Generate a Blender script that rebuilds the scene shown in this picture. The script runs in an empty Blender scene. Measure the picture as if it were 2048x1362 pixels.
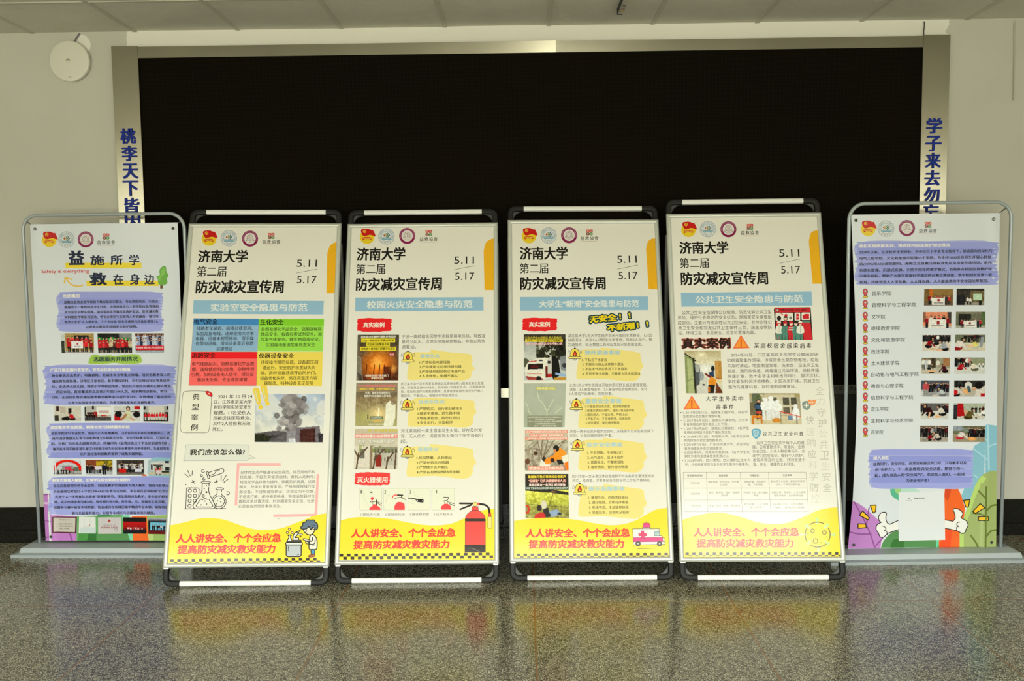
import bpy, bmesh, math, random
import numpy as np
from mathutils import Vector, Matrix

# ------------------------------------------------------------------ camera, light, exposure
SC = bpy.context.scene
COL = SC.collection
W, H = 2048, 1362
FPX, PITCH, YAW, ROLL = 1846.04, -0.08163, -0.01227, -0.01131
EYE = np.array([2.83544, -5.46487, 1.64381])
CEIL = 3.0158
STRIP, STRIP_X, STRIP_Y = 0.96127, 0.95318, -1.0823
_cp, _sp = math.cos(PITCH), math.sin(PITCH)
FWD = np.array([math.sin(YAW) * _cp, math.cos(YAW) * _cp, _sp])
_rt = np.array([math.cos(YAW), -math.sin(YAW), 0.0])
_up = np.cross(_rt, FWD)
RT = math.cos(ROLL) * _rt + math.sin(ROLL) * _up
UP = -math.sin(ROLL) * _rt + math.cos(ROLL) * _up

cd = bpy.data.cameras.new('camera')
cam = bpy.data.objects.new('camera', cd)
COL.objects.link(cam)
cd.sensor_width = 36.0
cd.lens = FPX / W * 36.0
cd.clip_start = 0.05
cam.matrix_world = Matrix(((RT[0], UP[0], -FWD[0], EYE[0]), (RT[1], UP[1], -FWD[1], EYE[1]),
                           (RT[2], UP[2], -FWD[2], EYE[2]), (0, 0, 0, 1)))
SC.camera = cam

SC.view_settings.view_transform = 'Standard'
SC.view_settings.look = 'None'
SC.view_settings.exposure = 0.63
SC.view_settings.gamma = 1.0
SC.view_settings.use_curve_mapping = False

world = bpy.data.worlds.new('world')
SC.world = world
world.use_nodes = True
# an overcast sky above a line of shaded buildings and paving outside the entrance glazing
SKY_L, GROUND_L = 9.5, 4.2
_wt = world.node_tree
_bg = _wt.nodes['Background']
_tc = _wt.nodes.new('ShaderNodeTexCoord'); _sx = _wt.nodes.new('ShaderNodeSeparateXYZ'); _cr = _wt.nodes.new('ShaderNodeValToRGB')
_wt.links.new(_tc.outputs['Generated'], _sx.inputs[0]); _wt.links.new(_sx.outputs[2], _cr.inputs[0]); _wt.links.new(_cr.outputs[0], _bg.inputs[0])
_g = GROUND_L / SKY_L
for e, (p_, c_) in zip(_cr.color_ramp.elements, ((0.06, (1.0 * _g, 0.975 * _g, 0.76 * _g, 1)), (0.115, (0.98, 1.0, 0.90, 1)))):
    e.position = p_; e.color = c_
_bg.inputs[1].default_value = SKY_L

ROOM_X0, ROOM_X1, ROOM_Y0 = -3.4, 9.2, -8.3
# the entrance glazing behind the camera, plus two added high windows brightening the steel posts: (x0, x1, z0, z1)
OPENINGS = [(-3.35, -2.2, 2.12, 2.85), (-1.8, -0.05, 0.10, 2.75), (0.6, 4.55, 0.04, 2.75), (4.8, 6.7, 0.10, 2.75), (7.75, 9.15, 2.12, 2.85)]
for x0, x1, z0, z1 in OPENINGS:
    ld = bpy.data.lights.new('sky_portal', 'AREA')
    ld.shape = 'RECTANGLE'
    ld.size, ld.size_y = x1 - x0, z1 - z0
    ld.cycles.is_portal = True
    lo = bpy.data.objects.new('sky_portal', ld)
    COL.objects.link(lo)
    lo.location = ((x0 + x1) / 2, ROOM_Y0 - 0.06, (z0 + z1) / 2)
    lo.rotation_euler = (math.radians(90), 0, 0)      # opens towards +y

# ------------------------------------------------------------------ helpers
def ray(px, py):
    return FWD + (px - W / 2) / FPX * RT - (py - H / 2) / FPX * UP

def on_wall(px, py, y=0.0):
    d = ray(px, py)
    p = EYE + d * ((y - EYE[1]) / d[1])
    return p[0], p[2]

def lin(c):
    c = np.asarray(c, float) / 255.0
    return np.where(c <= 0.04045, c / 12.92, ((c + 0.055) / 1.055) ** 2.4)

def tag(o, label=None, cat=None, group=None, kind=None):
    if label: o['label'] = label
    if cat: o['category'] = cat
    if group: o['group'] = group
    if kind: o['kind'] = kind
    return o

def empty(name, mw):
    o = bpy.data.objects.new(name, None)
    COL.objects.link(o)
    o.matrix_world = mw
    o.empty_display_size = 0.1
    return o

def link(name, me, mats, parent=None, smooth=False):
    o = bpy.data.objects.new(name, me)
    COL.objects.link(o)
    for m in (mats if isinstance(mats, (list, tuple)) else [mats]):
        me.materials.append(m)
    if parent is not None:
        o.parent = parent
    if smooth:
        me.polygons.foreach_set('use_smooth', [True] * len(me.polygons))
    return o

def from_bm(name, bm, mats, parent=None, smooth=False):
    bmesh.ops.recalc_face_normals(bm, faces=bm.faces[:])
    me = bpy.data.meshes.new(name)
    bm.to_mesh(me)
    bm.free()
    return link(name, me, mats, parent, smooth)

def add_box(bm, lo, hi, bev=0.0, seg=2, mat=0):
    vs = [bm.verts.new((x, y, z)) for x in (lo[0], hi[0]) for y in (lo[1], hi[1]) for z in (lo[2], hi[2])]
    fs = []
    for f in ((0, 1, 3, 2), (4, 6, 7, 5), (0, 4, 5, 1), (2, 3, 7, 6), (0, 2, 6, 4), (1, 5, 7, 3)):
        fc = bm.faces.new([vs[i] for i in f]); fc.material_index = mat; fs.append(fc)
    if bev > 0:
        es = list({e for f in fs for e in f.edges})
        bmesh.ops.bevel(bm, geom=es, offset=bev, segments=seg, affect='EDGES', profile=0.5)

def box(name, lo, hi, mat, parent=None, bev=0.0, seg=2):
    bm = bmesh.new()
    add_box(bm, lo, hi, bev, seg)
    return from_bm(name, bm, mat, parent)

def sweep(bm, path, prof, up=(0, 1, 0), caps=True):
    """sweep a closed 2-D profile (a along side, b along up) along a path of points with mitred joints"""
    path = [Vector(p) for p in path]
    n = len(path)
    rings = []
    upv = Vector(up)
    for i, p in enumerate(path):
        a = (p - path[i - 1]).normalized() if i else (path[1] - p).normalized()
        b = (path[i + 1] - p).normalized() if i < n - 1 else a
        t = (a + b).normalized()
        side = t.cross(upv).normalized()
        upn = side.cross(t).normalized()
        k = 1.0 / max(0.3, t.dot(a))
        rings.append([bm.verts.new(p + side * (x * k) + upn * y) for x, y in prof])
    m = len(prof)
    for i in range(n - 1):
        for j in range(m):
            bm.faces.new((rings[i][j], rings[i][(j + 1) % m], rings[i + 1][(j + 1) % m], rings[i + 1][j]))
    if caps:
        bm.faces.new(rings[0][::-1])
        bm.faces.new(rings[-1])

def circle_prof(r, n=12):
    return [(r * math.cos(2 * math.pi * i / n), r * math.sin(2 * math.pi * i / n)) for i in range(n)]

def round_prof(w, h, r, n=4):
    pts = []
    for cx, cy, a0 in ((w / 2 - r, h / 2 - r, 0), (-w / 2 + r, h / 2 - r, 90), (-w / 2 + r, -h / 2 + r, 180), (w / 2 - r, -h / 2 + r, 270)):
        for k in range(n + 1):
            a = math.radians(a0 + 90 * k / n)
            pts.append((cx + r * math.cos(a), cy + r * math.sin(a)))
    return pts

def arc(c, r, a0, a1, n, y=0.0):
    return [(c[0] + r * math.cos(math.radians(a0 + (a1 - a0) * k / n)), y, c[1] + r * math.sin(math.radians(a0 + (a1 - a0) * k / n))) for k in range(n + 1)]

def lathe(bm, prof, n=48, axis='y'):
    rings = []
    for r, h in prof:
        rings.append([bm.verts.new((r * math.cos(2 * math.pi * k / n), h, r * math.sin(2 * math.pi * k / n))) for k in range(n)])
    for a, b in zip(rings, rings[1:]):
        for k in range(n):
            bm.faces.new((a[k], a[(k + 1) % n], b[(k + 1) % n], b[k]))
    bm.faces.new(rings[0]); bm.faces.new(rings[-1][::-1])

# ------------------------------------------------------------------ materials
def mat(name, rgb, rough=0.5, metal=0.0, spec=0.5, **kw):
    m = bpy.data.materials.new(name)
    m.use_nodes = True
    b = m.node_tree.nodes['Principled BSDF']
    b.inputs['Base Color'].default_value = (*rgb, 1)
    b.inputs['Roughness'].default_value = rough
    b.inputs['Metallic'].default_value = metal
    b.inputs['Specular IOR Level'].default_value = spec
    return m

class N:
    """tiny node-tree writer"""
    def __init__(s, m):
        s.t = m.node_tree; s.b = s.t.nodes['Principled BSDF']
    def new(s, kind, **kw):
        n = s.t.nodes.new(kind)
        for k, v in kw.items():
            setattr(n, k, v)
        return n
    def lk(s, a, b):
        s.t.links.new(a, b)
    def math(s, op, a, b=None, c=None):
        n = s.new('ShaderNodeMath', operation=op)
        for i, v in enumerate((a, b, c)):
            if v is None: continue
            if isinstance(v, (int, float)): n.inputs[i].default_value = v
            else: s.lk(v, n.inputs[i])
        return n.outputs[0]
    def pos(s):
        return s.new('ShaderNodeNewGeometry').outputs['Position']
    def obj(s):
        return s.new('ShaderNodeTexCoord').outputs['Object']
    def noise(s, vec, scale, detail=3, rough=0.5):
        n = s.new('ShaderNodeTexNoise'); n.inputs['Scale'].default_value = scale
        n.inputs['Detail'].default_value = detail; n.inputs['Roughness'].default_value = rough
        s.lk(vec, n.inputs['Vector']); return n.outputs['Fac']
    def scale(s, vec, xyz):
        n = s.new('ShaderNodeVectorMath', operation='MULTIPLY'); n.inputs[1].default_value = xyz
        s.lk(vec, n.inputs[0]); return n.outputs[0]
    def ramp(s, fac, stops):
        n = s.new('ShaderNodeValToRGB'); cr = n.color_ramp
        while len(cr.elements) < len(stops): cr.elements.new(0.5)
        for e, (p, c) in zip(cr.elements, stops):
            e.position = p; e.color = (*c, 1) if len(c) == 3 else c
        s.lk(fac, n.inputs[0]); return n.outputs['Color']
    def mix(s, fac, a, b):
        n = s.new('ShaderNodeMix', data_type='RGBA')
        for v, sock in ((fac, n.inputs[0]), (a, n.inputs[6]), (b, n.inputs[7])):
            if isinstance(v, (int, float)): sock.default_value = v
            elif isinstance(v, tuple): sock.default_value = (*v, 1)
            else: s.lk(v, sock)
        return n.outputs[2]
    def base(s, c): s.lk(c, s.b.inputs['Base Color'])
    def rough(s, c): s.lk(c, s.b.inputs['Roughness'])
    def bump(s, h, strength, dist=0.002):
        n = s.new('ShaderNodeBump'); n.inputs['Strength'].default_value = strength
        n.inputs['Distance'].default_value = dist
        s.lk(h, n.inputs['Height']); s.lk(n.outputs[0], s.b.inputs['Normal'])

def m_wall():
    m = mat('wall_paint', (0.60, 0.585, 0.50), 0.75, spec=0.2); n = N(m)
    p = n.pos()
    sx = n.new('ShaderNodeSeparateXYZ'); n.lk(p, sx.inputs[0])
    c = n.ramp(n.noise(p, 1.3, 4), [(0.35, (0.575, 0.565, 0.495)), (0.65, (0.62, 0.61, 0.54))])
    # fresh paint along the top of the screen and around the cable hole, with a hand-rolled edge
    wob = n.math('MULTIPLY', n.math('SUBTRACT', n.noise(p, 9.0, 3), 0.5), 0.16)
    x = n.math('ADD', sx.outputs[0], wob)
    band = n.math('MULTIPLY', n.math('GREATER_THAN', x, 0.545), n.math('LESS_THAN', x, 5.30))
    band = n.math('MULTIPLY', band, n.math('GREATER_THAN', n.math('ADD', sx.outputs[2], n.math('MULTIPLY', wob, 0.4)), 2.915))
    dx = n.math('SUBTRACT', sx.outputs[0], 0.285); dz = n.math('SUBTRACT', sx.outputs[2], 2.955)
    rr = n.math('SQRT', n.math('ADD', n.math('MULTIPLY', dx, dx), n.math('MULTIPLY', dz, dz)))
    spot = n.math('LESS_THAN', n.math('ADD', rr, n.math('MULTIPLY', wob, 0.25)), 0.052)
    f = n.math('MAXIMUM', band, spot)
    c = n.mix(f, c, (0.86, 0.84, 0.76))
    n.base(c)
    n.bump(n.noise(p, 260, 2), 0.15, 0.001)
    return m

def m_floor():
    m = mat('terrazzo', (0.3, 0.3, 0.25), 0.16, spec=0.5); n = N(m)
    p = n.pos()
    sx = n.new('ShaderNodeSeparateXYZ'); n.lk(p, sx.inputs[0])
    flat = n.new('ShaderNodeCombineXYZ'); n.lk(sx.outputs[0], flat.inputs[0]); n.lk(sx.outputs[1], flat.inputs[1])
    v = flat.outputs[0]
    wn = n.new('ShaderNodeTexNoise'); wn.inputs['Scale'].default_value = 170; wn.inputs['Detail'].default_value = 2
    n.lk(v, wn.inputs['Vector'])
    wv = n.new('ShaderNodeVectorMath', operation='MULTIPLY_ADD'); wv.inputs[1].default_value = (0.0065,) * 3
    n.lk(wn.outputs['Color'], wv.inputs[0]); n.lk(v, wv.inputs[2])
    cells = []
    vo = n.new('ShaderNodeTexVoronoi', feature='DISTANCE_TO_EDGE'); vo.inputs['Scale'].default_value = 112
    n.lk(wv.outputs[0], vo.inputs['Vector'])
    vc = n.new('ShaderNodeTexVoronoi', feature='F1'); vc.inputs['Scale'].default_value = 112
    n.lk(wv.outputs[0], vc.inputs['Vector'])
    sep = n.new('ShaderNodeSeparateColor'); n.lk(vc.outputs['Color'], sep.inputs[0])
    chip = n.ramp(sep.outputs[0], [(0.0, (0.10, 0.095, 0.062)), (0.15, (0.44, 0.425, 0.31)), (0.6, (0.62, 0.60, 0.45)), (1.0, (0.82, 0.79, 0.62))])
    edge = n.math('SMOOTH_MIN', n.math('MULTIPLY', n.math('SUBTRACT', vo.outputs['Distance'], 0.052), 6.5), 1.0, 0.1)
    edge = n.math('MAXIMUM', edge, 0.0)
    c = n.mix(edge, (0.026, 0.024, 0.015), chip)
    fine = n.noise(v, 420, 2)
    c = n.mix(n.math('MULTIPLY', n.math('GREATER_THAN', fine, 0.60), 0.5), c, (0.09, 0.085, 0.06))
    big = n.noise(v, 0.9, 3)
    c2 = n.new('ShaderNodeMix', data_type='RGBA', blend_type='MULTIPLY'); c2.inputs[0].default_value = 1.0
    n.lk(c, c2.inputs[6]); n.lk(n.ramp(big, [(0.3, (0.86, 0.86, 0.86)), (0.7, (1, 1, 1))]), c2.inputs[7])
    c = c2.outputs[2]
    # copper dividing strips
    def strip(sock, off, width):
        q = n.math('DIVIDE', n.math('SUBTRACT', sock, off), STRIP)
        fr = n.math('ABSOLUTE', n.math('SUBTRACT', n.math('FRACT', n.math('ADD', q, 0.5)), 0.5))
        return n.math('LESS_THAN', fr, width / STRIP)
    wv2 = n.math('MULTIPLY', n.math('SUBTRACT', n.noise(v, 30, 2), 0.5), 0.004)
    f1 = strip(n.math('ADD', sx.outputs[0], wv2), STRIP_X, 0.0042)
    f2 = strip(n.math('ADD', sx.outputs[1], wv2), STRIP_Y, 0.0034)
    c = n.mix(n.math('MULTIPLY', f1, 0.8), c, (0.27, 0.125, 0.042))
    c = n.mix(n.math('MULTIPLY', f2, 0.75), c, (0.26, 0.12, 0.04))
    n.base(c)
    n.rough(n.math('ADD', 0.13, n.math('MULTIPLY', n.noise(v, 40, 3), 0.10)))
    n.bump(n.noise(v, 60, 3), 0.05, 0.001)
    return m

def m_tile():
    m = mat('mineral_fibre_tile', (0.60, 0.58, 0.48), 0.9, spec=0.1); n = N(m)
    p = n.pos()
    c = n.ramp(n.noise(p, 2.0, 4), [(0.3, (0.70, 0.685, 0.60)), (0.7, (0.76, 0.745, 0.66))])
    c = n.mix(n.math('MULTIPLY', n.noise(p, 22, 4), 0.35), c, (0.52, 0.50, 0.42))
    dark = n.math('MULTIPLY', n.math('GREATER_THAN', n.noise(p, 220, 2), 0.62), 0.35)
    n.base(n.mix(dark, c, (0.34, 0.33, 0.27)))
    n.bump(n.noise(p, 260, 3), 0.3, 0.002)
    return m

def m_steel():
    m = mat('brushed_stainless_steel', (0.50, 0.475, 0.38), 0.3, 1.0); n = N(m)
    p = n.pos()
    g = n.noise(n.scale(p, (3.0, 3.0, 260.0)), 1.0, 3)
    s = n.noise(p, 3.0, 3)
    n.rough(n.math('ADD', 0.15, n.math('ADD', n.math('MULTIPLY', g, 0.06), n.math('MULTIPLY', s, 0.08))))
    n.bump(g, 0.04, 0.001)
    return m

def m_led():
    m = mat('led_pixel_mask', (0.008, 0.007, 0.005), 0.85, spec=0.05); n = N(m)
    p = n.pos()
    sx = n.new('ShaderNodeSeparateXYZ'); n.lk(p, sx.inputs[0])
    fx = n.math('GREATER_THAN', n.math('FRACT', n.math('MULTIPLY', sx.outputs[0], 125.0)), 0.35)
    fz = n.math('GREATER_THAN', n.math('FRACT', n.math('MULTIPLY', sx.outputs[2], 125.0)), 0.35)
    g = n.math('MULTIPLY', fx, fz)
    c = n.mix(g, (0.0020, 0.0017, 0.0010), (0.0105, 0.0088, 0.0050))
    # module joints
    mx = n.math('LESS_THAN', n.math('FRACT', n.math('MULTIPLY', sx.outputs[0], 3.125)), 0.006)
    mz = n.math('LESS_THAN', n.math('FRACT', n.math('MULTIPLY', sx.outputs[2], 6.25)), 0.010)
    c = n.mix(n.math('MULTIPLY', n.math('MAXIMUM', mx, mz), 0.7), c, (0.002, 0.002, 0.0015))
    n.base(n.mix(n.math('MULTIPLY', n.noise(p, 1.7, 2), 0.5), c, (0.0105, 0.0066, 0.0030)))
    return m

def m_granite():
    m = mat('polished_black_granite', (0.008, 0.008, 0.006), 0.24, spec=0.30); n = N(m)
    p = n.pos()
    n.base(n.ramp(n.noise(p, 180, 3), [(0.55, (0.006, 0.006, 0.0045)), (0.78, (0.030, 0.030, 0.023))]))
    return m

def m_print(name, rough, bump, bscale, spec=0.5):
    m = mat(name, (0.8, 0.8, 0.8), rough, spec=spec); n = N(m)
    a = n.new('ShaderNodeAttribute'); a.attribute_name = 'ink'
    n.base(a.outputs['Color'])
    p = n.obj()
    n.bump(n.math('ADD', n.noise(p, bscale, 2), n.math('MULTIPLY', n.noise(p, bscale * 14, 2), 0.03)), bump, 0.01)
    return m

M = dict(
    wall=m_wall(), floor=m_floor(), tile=m_tile(), steel=m_steel(), led=m_led(), granite=m_granite(),
    grid=mat('painted_ceiling_grid', (0.56, 0.54, 0.46), 0.6, spec=0.3),
    lower=mat('dark_grey_board', (0.035, 0.033, 0.026), 0.55, spec=0.3),
    blue=mat('blue_acrylic_letter', (0.004, 0.026, 0.30), 0.5, spec=0.25),
    navy=mat('navy_vinyl_letter', (0.006, 0.009, 0.035), 0.4),
    alu=mat('satin_aluminium_profile', (0.66, 0.685, 0.63), 0.36, 0.25),
    bar=mat('white_aluminium_bar', (0.92, 0.93, 0.90), 0.33, 0.0),
    black=mat('black_moulded_plastic', (0.013, 0.014, 0.013), 0.55, spec=0.35),
    gus=mat('grey_plastic_web', (0.075, 0.078, 0.076), 0.5),
    tube=mat('dark_grey_tube', (0.10, 0.10, 0.095), 0.42, spec=0.5),
    powder=mat('blue_grey_powder_coat', (0.42, 0.475, 0.50), 0.35, 0.15),
    chrome=mat('nickel_eyelet', (0.45, 0.45, 0.43), 0.25, 1.0),
    cord=mat('dark_elastic_cord', (0.05, 0.045, 0.04), 0.7),
    ap=mat('white_abs_plastic', (0.78, 0.76, 0.66), 0.35, spec=0.4),
    grey=mat('grey_ink', (0.17, 0.165, 0.13), 0.5),
    cable=mat('grey_cable_sheath', (0.14, 0.15, 0.17), 0.55),
    wcable=mat('white_cable_sheath', (0.50, 0.49, 0.42), 0.5),
    red=mat('red_sticker', (0.16, 0.02, 0.01), 0.4), yellow=mat('yellow_sticker', (0.35, 0.22, 0.02), 0.4),
    frame=mat('bronze_window_frame', (0.12, 0.11, 0.10), 0.4, 0.3),
    poster=m_print('laminated_poster_print', 0.13, 0.10, 5.0, 0.45),
    vinyl=m_print('glossy_vinyl_print', 0.20, 0.16, 4.0, 0.4),
)
glass = bpy.data.materials.new('clear_glass'); glass.use_nodes = True
_t = glass.node_tree; _o = _t.nodes['Material Output']
_tr = _t.nodes.new('ShaderNodeBsdfTransparent'); _gl = _t.nodes.new('ShaderNodeBsdfGlossy'); _mx = _t.nodes.new('ShaderNodeMixShader')
_gl.inputs['Roughness'].default_value = 0.02; _mx.inputs[0].default_value = 0.05
_t.links.new(_tr.outputs[0], _mx.inputs[1]); _t.links.new(_gl.outputs[0], _mx.inputs[2]); _t.links.new(_mx.outputs[0], _o.inputs['Surface'])
M['glass'] = glass

# ------------------------------------------------------------------ the room
tag(box('floor', (ROOM_X0 - .2, ROOM_Y0 - .2, -0.1), (ROOM_X1 + .2, 0.2, 0.0), M['floor']), kind='structure')
tag(box('wall_back', (ROOM_X0 - .2, 0.0, 0.0), (ROOM_X1 + .2, 0.2, CEIL + .2), M['wall']), kind='structure')
tag(box('wall_left', (ROOM_X0 - .2, ROOM_Y0, 0.0), (ROOM_X0, 0.0, CEIL + .2), M['wall']), kind='structure')
tag(box('wall_right', (ROOM_X1, ROOM_Y0, 0.0), (ROOM_X1 + .2, 0.0, CEIL + .2), M['wall']), kind='structure')
bm = bmesh.new()
xs = ROOM_X0
for x0, x1, z0, z1 in OPENINGS:
    add_box(bm, (xs, ROOM_Y0 - .2, 0), (x0, ROOM_Y0, CEIL + .2))
    add_box(bm, (x0, ROOM_Y0 - .2, 0), (x1, ROOM_Y0, z0))
    add_box(bm, (x0, ROOM_Y0 - .2, z1), (x1, ROOM_Y0, CEIL + .2))
    xs = x1
add_box(bm, (xs, ROOM_Y0 - .2, 0), (ROOM_X1, ROOM_Y0, CEIL + .2))
tag(from_bm('wall_front', bm, M['wall']), kind='structure')
for i, (x0, x1, z0, z1) in enumerate(OPENINGS):
    bm = bmesh.new()
    nb = max(2, round((x1 - x0) / 1.1))
    for k in range(nb + 1):
        x = x0 + (x1 - x0) * k / nb
        add_box(bm, (max(x0, x - .03), ROOM_Y0 - .05, z0), (min(x1, x + .03), ROOM_Y0 + .02, z1))
    for z in (z0 + .03, z1 - .03):
        add_box(bm, (x0, ROOM_Y0 - .045, z - .03), (x1, ROOM_Y0 + .015, z + .03))
    wf = tag(from_bm('window_%d' % (i + 1), bm, M['frame']), kind='structure')  # the high end ones are added, for their reflection in the steel
    box('window_pane', (x0, ROOM_Y0 - .02, z0), (x1, ROOM_Y0 - .014, z1), M['glass'], wf)

# ceiling: plasterboard above, loose 600 mm tiles laid into an exposed grid
rnd = random.Random(5)
bm = bmesh.new()
add_box(bm, (ROOM_X0, ROOM_Y0, CEIL + .06), (ROOM_X1, 0.0, CEIL + .2))
k0, k1 = math.floor(ROOM_X0 / .6), math.ceil(ROOM_X1 / .6)
for k in range(k0, k1):
    for r in range(14):
        xa, xb = max(ROOM_X0, k * .6) + .012, min(ROOM_X1, k * .6 + .6) - .012
        yb, ya = -r * .6 - (.012 if r else .0), max(ROOM_Y0, -(r + 1) * .6) + .012
        if xb <= xa or ya >= yb: continue
        sag = rnd.uniform(.001, .006)
        q = [(xa, ya), (xb, ya), (xb, yb), (xa, yb)]
        zz = [CEIL + .004 + rnd.uniform(0, .004) for _ in q]
        top = [bm.verts.new((x, y, CEIL + .03)) for x, y in q]
        bot = [bm.verts.new((x, y, z)) for (x, y), z in zip(q, zz)]
        mid = bm.verts.new(((xa + xb) / 2, (ya + yb) / 2, CEIL + .004 - sag))
        for i in range(4):
            j = (i + 1) % 4
            bm.faces.new((bot[i], bot[j], mid)); bm.faces.new((top[j], top[i], bot[i], bot[j]))
tag(from_bm('ceiling', bm, M['tile']), kind='structure')
bm = bmesh.new()
for k in range(k0 + 1, k1):
    add_box(bm, (k * .6 - .012, ROOM_Y0, CEIL), (k * .6 + .012, 0, CEIL + .02))
for r in range(1, 14):
    add_box(bm, (ROOM_X0, -r * .6 - .012, CEIL + .0006), (ROOM_X1, -r * .6 + .012, CEIL + .0206))
tag(from_bm('trim_1', bm, M['grid']), kind='structure')

bm = bmesh.new()
add_box(bm, (ROOM_X0, -0.016, 0.0), (ROOM_X1, 0.0, 0.214), .003, 1)
add_box(bm, (ROOM_X0, -0.030, 0.0), (ROOM_X1, -0.015, 0.072), .004, 2)
tag(from_bm('baseboard_back', bm, M['granite']), kind='structure')

# ------------------------------------------------------------------ printing: text, vector shapes and small pictures on a sheet
_fc = bpy.data.curves.new('type', 'FONT')
_fo = bpy.data.objects.new('type', _fc)
COL.objects.link(_fo)
_fc.fill_mode = 'FRONT'
_gc = {}

def glyphs(s, bold=0.0, res=2):
    """outline of a line of type; heavier weights are the same outlines laid side by side"""
    if bold > 0:
        v, f = glyphs(s, 0.0, res)
        if len(v) == 0: return v, f
        sh = [(-bold, -bold * .55), (bold, -bold * .55), (bold, bold * .55), (-bold, bold * .55)] if bold > .018 else [(-bold, 0), (bold, 0)]
        if bold > .028: sh += [(-bold, 0), (bold, 0), (0, bold * .6), (0, -bold * .6)]
        return np.concatenate([v + np.array(d) for d in sh]), [tuple(i + k * len(v) for i in q) for k in range(len(sh)) for q in f]
    k = (s, res)
    if k not in _gc:
        _fc.body = s; _fc.resolution_u = res
        bpy.context.view_layer.update()
        dg = bpy.context.evaluated_depsgraph_get()
        me = bpy.data.meshes.new_from_object(_fo.evaluated_get(dg))
        v = np.array([p.co[:2] for p in me.vertices]).reshape(-1, 2)
        _gc[k] = (v, [tuple(p.vertices) for p in me.polygons])
        bpy.data.meshes.remove(me)
    return _gc[k]

def smooth(pts, n=6, closed=False):
    P = [np.array(p, float) for p in pts]
    m = len(P); out = []
    for i in range(m if closed else m - 1):
        if closed: a, b, c, d = P[i - 1], P[i], P[(i + 1) % m], P[(i + 2) % m]
        else: a, b, c, d = P[max(0, i - 1)], P[i], P[i + 1], P[min(m - 1, i + 2)]
        for k in range(n):
            t = k / n
            out.append(tuple(0.5 * (2 * b + (c - a) * t + (2 * a - 5 * b + 4 * c - d) * t * t + (3 * b - a - 3 * c + d) * t ** 3)))
    if not closed: out.append(tuple(P[-1]))
    return out

def ellpts(cx, cy, rx, ry=None, n=28, a0=0, a1=360):
    ry = ry or rx
    k = n if a1 - a0 >= 360 else n + 1
    return [(cx + rx * math.cos(math.radians(a0 + (a1 - a0) * i / n)), cy + ry * math.sin(math.radians(a0 + (a1 - a0) * i / n))) for i in range(k)]

def rrect(x0, y0, x1, y1, r, n=5):
    return ellpts(x1 - r, y1 - r, r, n=n, a0=0, a1=90) + ellpts(x0 + r, y1 - r, r, n=n, a0=90, a1=180) + \
        ellpts(x0 + r, y0 + r, r, n=n, a0=180, a1=270) + ellpts(x1 - r, y0 + r, r, n=n, a0=270, a1=360)

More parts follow.
